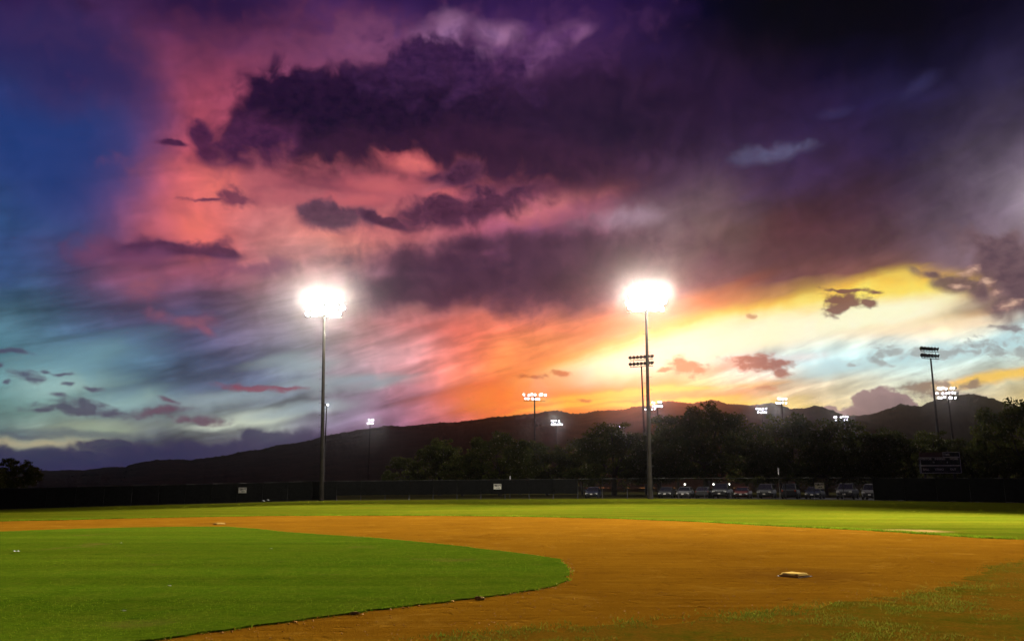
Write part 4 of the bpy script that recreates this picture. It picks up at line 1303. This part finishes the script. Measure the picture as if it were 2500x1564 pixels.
def car(x, y, rz, style, pm, label, scale=1.0):
    """nose to -Y; body lofted from cross sections"""
    root = empty('parked_car', (x, y, float(gz(x, y)) + 0.02), rz)
    root.scale = (scale,) * 3
    tag(root, label, 'car', 'cars parked behind the fence')
    # sections along Y: (y, half width, z bottom, z shoulder)
    if style == 'suv':
        sec = [(-2.3, .72, .42, .78), (-2.15, .88, .3, 1.0), (-1.2, .94, .26, 1.1), (0, .95, .26, 1.12), (1.5, .95, .26, 1.14), (2.2, .92, .3, 1.12), (2.32, .84, .42, 1.0)]
        cab = [(-1.15, 1.1, .84), (-.55, 1.74, .70), (.4, 1.80, .70), (1.7, 1.76, .68), (2.2, 1.12, .82)]
    elif style == 'pickup':
        sec = [(-2.7, .74, .46, .86), (-2.55, .92, .36, 1.06), (-1.4, .97, .3, 1.14), (.3, .97, .3, 1.16), (2.5, .97, .34, 1.16), (2.7, .93, .44, 1.14)]
        cab = [(-1.35, 1.14, .86), (-.75, 1.80, .72), (.1, 1.84, .72), (.55, 1.80, .72), (.75, 1.15, .84)]
    else:
        sec = [(-2.25, .66, .38, .62), (-2.1, .82, .26, .78), (-1.1, .89, .2, .92), (0, .9, .2, .95), (1.2, .9, .2, .96), (2.05, .86, .28, .94), (2.25, .74, .4, .84)]
        cab = [(-1.05, .93, .80), (-.35, 1.38, .62), (.35, 1.44, .62), (1.0, 1.38, .60), (1.75, .96, .74)]
    v, f = [], []
    for (yy, w, z0, z1) in sec:
        zm = (z0 + z1) / 2
        v += [(-w * .9, yy, z0), (-w, yy, zm), (-w * .95, yy, z1 - .05), (-w * .8, yy, z1), (w * .8, yy, z1), (w * .95, yy, z1 - .05), (w, yy, zm), (w * .9, yy, z0)]
    for i in range(len(sec) - 1):
        for k in range(8):
            f.append((i * 8 + k, (i + 1) * 8 + k, (i + 1) * 8 + (k + 1) % 8, i * 8 + (k + 1) % 8))
    f.append(tuple(range(8)))
    f.append(tuple((len(sec) - 1) * 8 + k for k in reversed(range(8))))
    body = link('body', pydata('body', v, f, pm, False), root)
    # roof panel and pillars share one shell, glass set in front of it
    (y0, zb, w0), (y1, zt, w1), (y2, zt2, w2), (y3, zt3, w3), (y4, zb4, w4) = cab
    rv = [(-w1, y1, zt), (w1, y1, zt), (-w2, y2, zt2), (w2, y2, zt2), (-w3, y3, zt3), (w3, y3, zt3)]
    rv += [(a, b, c - .06) for a, b, c in rv]
    link('roof', pydata('roof', rv, [(0, 1, 3, 2), (2, 3, 5, 4), (6, 8, 9, 7), (8, 10, 11, 9), (0, 6, 7, 1), (4, 5, 11, 10), (0, 2, 8, 6), (2, 4, 10, 8), (1, 7, 9, 3), (3, 9, 11, 5)], pm), root)
    link('windshield', pydata('windshield', [(-w0, y0, zb - .02), (w0, y0, zb - .02), (w1, y1, zt - .03), (-w1, y1, zt - .03)], [(0, 1, 2, 3)], GLASS), root)
    link('rear_window', pydata('rear_window', [(-w3, y3, zt3 - .03), (w3, y3, zt3 - .03), (w4, y4, zb4 - .02), (-w4, y4, zb4 - .02)], [(0, 1, 2, 3)], GLASS), root)
    for s in (-1, 1):
        ym = (y1 + y3) / 2
        link('side_window', pydata('side_window', [(s * w0, y0 + .05, zb - .02), (s * (w0 + .02), ym - .04, zb - .02), (s * w2, ym - .04, zt2 - .05), (s * w1, y1, zt - .05)], [(0, 1, 2, 3)], GLASS), root)
        link('side_window', pydata('side_window', [(s * (w0 + .02), ym + .04, zb - .02), (s * w4, y4 - .05, zb4 - .02), (s * w3, y3, zt3 - .05), (s * w2, ym + .04, zt2 - .05)], [(0, 1, 2, 3)], GLASS), root)
        MB().box((s * w2, ym, (zb + zt2) / 2 - .02), (.06, .1, zt2 - zb)).build('pillar', pm, root)
        MB().tube([(s * w0, y0 + .03, zb - .04), (s * w1, y1, zt - .03)], 0.035, 5).build('pillar', pm, root)
        MB().tube([(s * w4, y4 - .03, zb4 - .04), (s * w3, y3, zt3 - .03)], 0.05, 5).build('pillar', pm, root)
        wf = sec[1][1]
        MB().box((s * wf * .76, sec[1][0] - .05, sec[1][3] - .2), (.34, .2, .15)).build('headlight', LAMPG, root)
        MB().box((s * wf * .84, sec[-2][0] + .06, sec[-2][3] - .16), (.2, .14, .2)).build('tail_light', REDG, root)
        MB().box((s * (w0 + .22), y0 + .35, zb + .06), (.2, .1, .14)).build('mirror', pm, root)
        for yy in (sec[0][0] + .88, sec[-1][0] - .9):
            wl = empty('wheel', (s * (sec[2][1] - .10), yy, .34))
            wl.parent = root
            link('tyre', TYRE_ME, wl)
            link('rim', RIM_ME, wl)
    MB().box((0, sec[0][0] - .02, (sec[0][2] + .12)), (sec[0][1] * 1.9, .16, .2)).build('bumper', TRIM, root)
    MB().box((0, sec[0][0] - .01, sec[0][3] - .1), (sec[0][1] * 1.1, .06, .16)).build('grille', TRIM, root)
    MB().box((0, sec[0][0] - .11, sec[0][2] + .14), (.3, .02, .15)).build('number_plate', BOARD, root)
    return root

CARS = [
 (1440, 'sedan', 4, 'dark blue sedan parked alone behind the centre stretch of the fence'),
 (1612, 'sedan', 0, 'black sedan parked at the foot of the big overlapping pole'),
 (1655, 'sedan', 1, 'silver grey sedan, first in the row past the big pole'),
 (1698, 'sedan', 2, 'charcoal sedan parked under the tallest tree trunk'),
 (1742, 'pickup', 0, 'black pickup truck parked between two sedans under the tallest tree'),
 (1790, 'sedan', 3, 'dark red sedan beside the black pickup truck'),
 (1845, 'suv', 2, 'charcoal sport utility vehicle beside the dark red sedan'),
 (1902, 'suv', 0, 'tall black sport utility vehicle below the pale pipe'),
 (1958, 'sedan', 4, 'dark blue sedan parked beneath the 328 FT sign'),
 (2034, 'pickup', 1, 'silver pickup truck just past the 328 FT sign'),
 (2092, 'suv', 5, 'pale sport utility vehicle beside the silver pickup truck'),
 (2140, 'sedan', 0, 'black sedan beside the pale sport utility vehicle'),
 (2192, 'sedan', 2, 'charcoal sedan parked before the scoreboard'),
 (2242, 'suv', 4, 'dark blue sport utility vehicle under the scoreboard'),
 (2304, 'pickup', 5, 'pale pickup truck parked under the scoreboard end'),
 (2372, 'sedan', 1, 'silver sedan parked past the scoreboard end post'),
 (2450, 'suv', 0, 'black sport utility vehicle parked under the tall mountain flank tree'),
]
for i, (px_, st, pi, lab) in enumerate(CARS):
    h = fence_hit(px_)
    u = (h - HOME) / np.linalg.norm(h - HOME)
    q = h + u * 8.5
    # slide along the lot so that the car stays on its pixel column
    k = q[1] / h[1]
    q = np.array((h[0] * k, q[1]))
    car(q[0], q[1], -math.atan2(u[0], u[1]) + random.uniform(-.05, .05) + (math.pi if i % 4 == 3 else 0), st, PAINTS[pi], lab)

# low lamps on posts by the lot; the last three are added for glints
CAP = glow('path_lamp_glow', (1.0, 0.95, 0.85), 3.0)
for px_, py_, lab in ((1672, 1182, 'low post lamp between the first two sedans of the row'), (1742, 1182, 'low post lamp over the black pickup truck'), (1780, 1182, 'low post lamp near the dark red sedan'),
                      (2345, 1184, 'glowing post added for a glint past the pale pickup truck'), (2390, 1181, 'glowing post added for a glint past the silver sedan'), (2447, 1182, 'glowing post added for a glint over the black utility vehicle by the tall tree')):
    h = fence_hit(px_)
    Y = h[1] + 13.5
    t = at_depth(px_, py_, Y)
    z0 = float(gz(t.x, Y))
    root = empty('post_lamp', (t.x, Y, z0))
    tag(root, lab, 'lamp', 'post lamps by the parking lot')
    hh = t.z - z0
    MB().tube([(0, 0, -.2), (0, 0, hh - .1)], 0.07, 8).build('post', STEEL, root, True)
    MB().tube([(0, 0, hh - .1), (0, 0, hh - .04), (0, 0, hh + .1), (0, 0, hh + .16)], [.07, .12, .13, .03], 10).build('globe', CAP, root, True)
    MB().tube([(0, 0, hh + .15), (0, 0, hh + .2)], [.15, .05], 10).build('hood', STEEL, root, True)

# ------------------------------------------------------------------ evening haze
def haze():
    m = bpy.data.materials.new('evening_haze')
    m.use_nodes = True
    n = Nodes(m.node_tree)
    v = n.new('ShaderNodeVolumePrincipled', {'Color': (1.0, 0.92, 0.88, 1), 'Density': HAZE_DENSITY, 'Anisotropy': 0.975})
    o_ = n.new('ShaderNodeOutputMaterial')
    m.node_tree.links.new(v.outputs[0], o_.inputs['Volume'])
    b = MB().box((0, 7000, 746), (26000, 17000, 1506))
    o = b.build('haze', m)
    tag(o, 'thin evening haze hanging over field and hills', 'haze', kind='stuff')
HAZE_DENSITY = 0.0000125
haze()
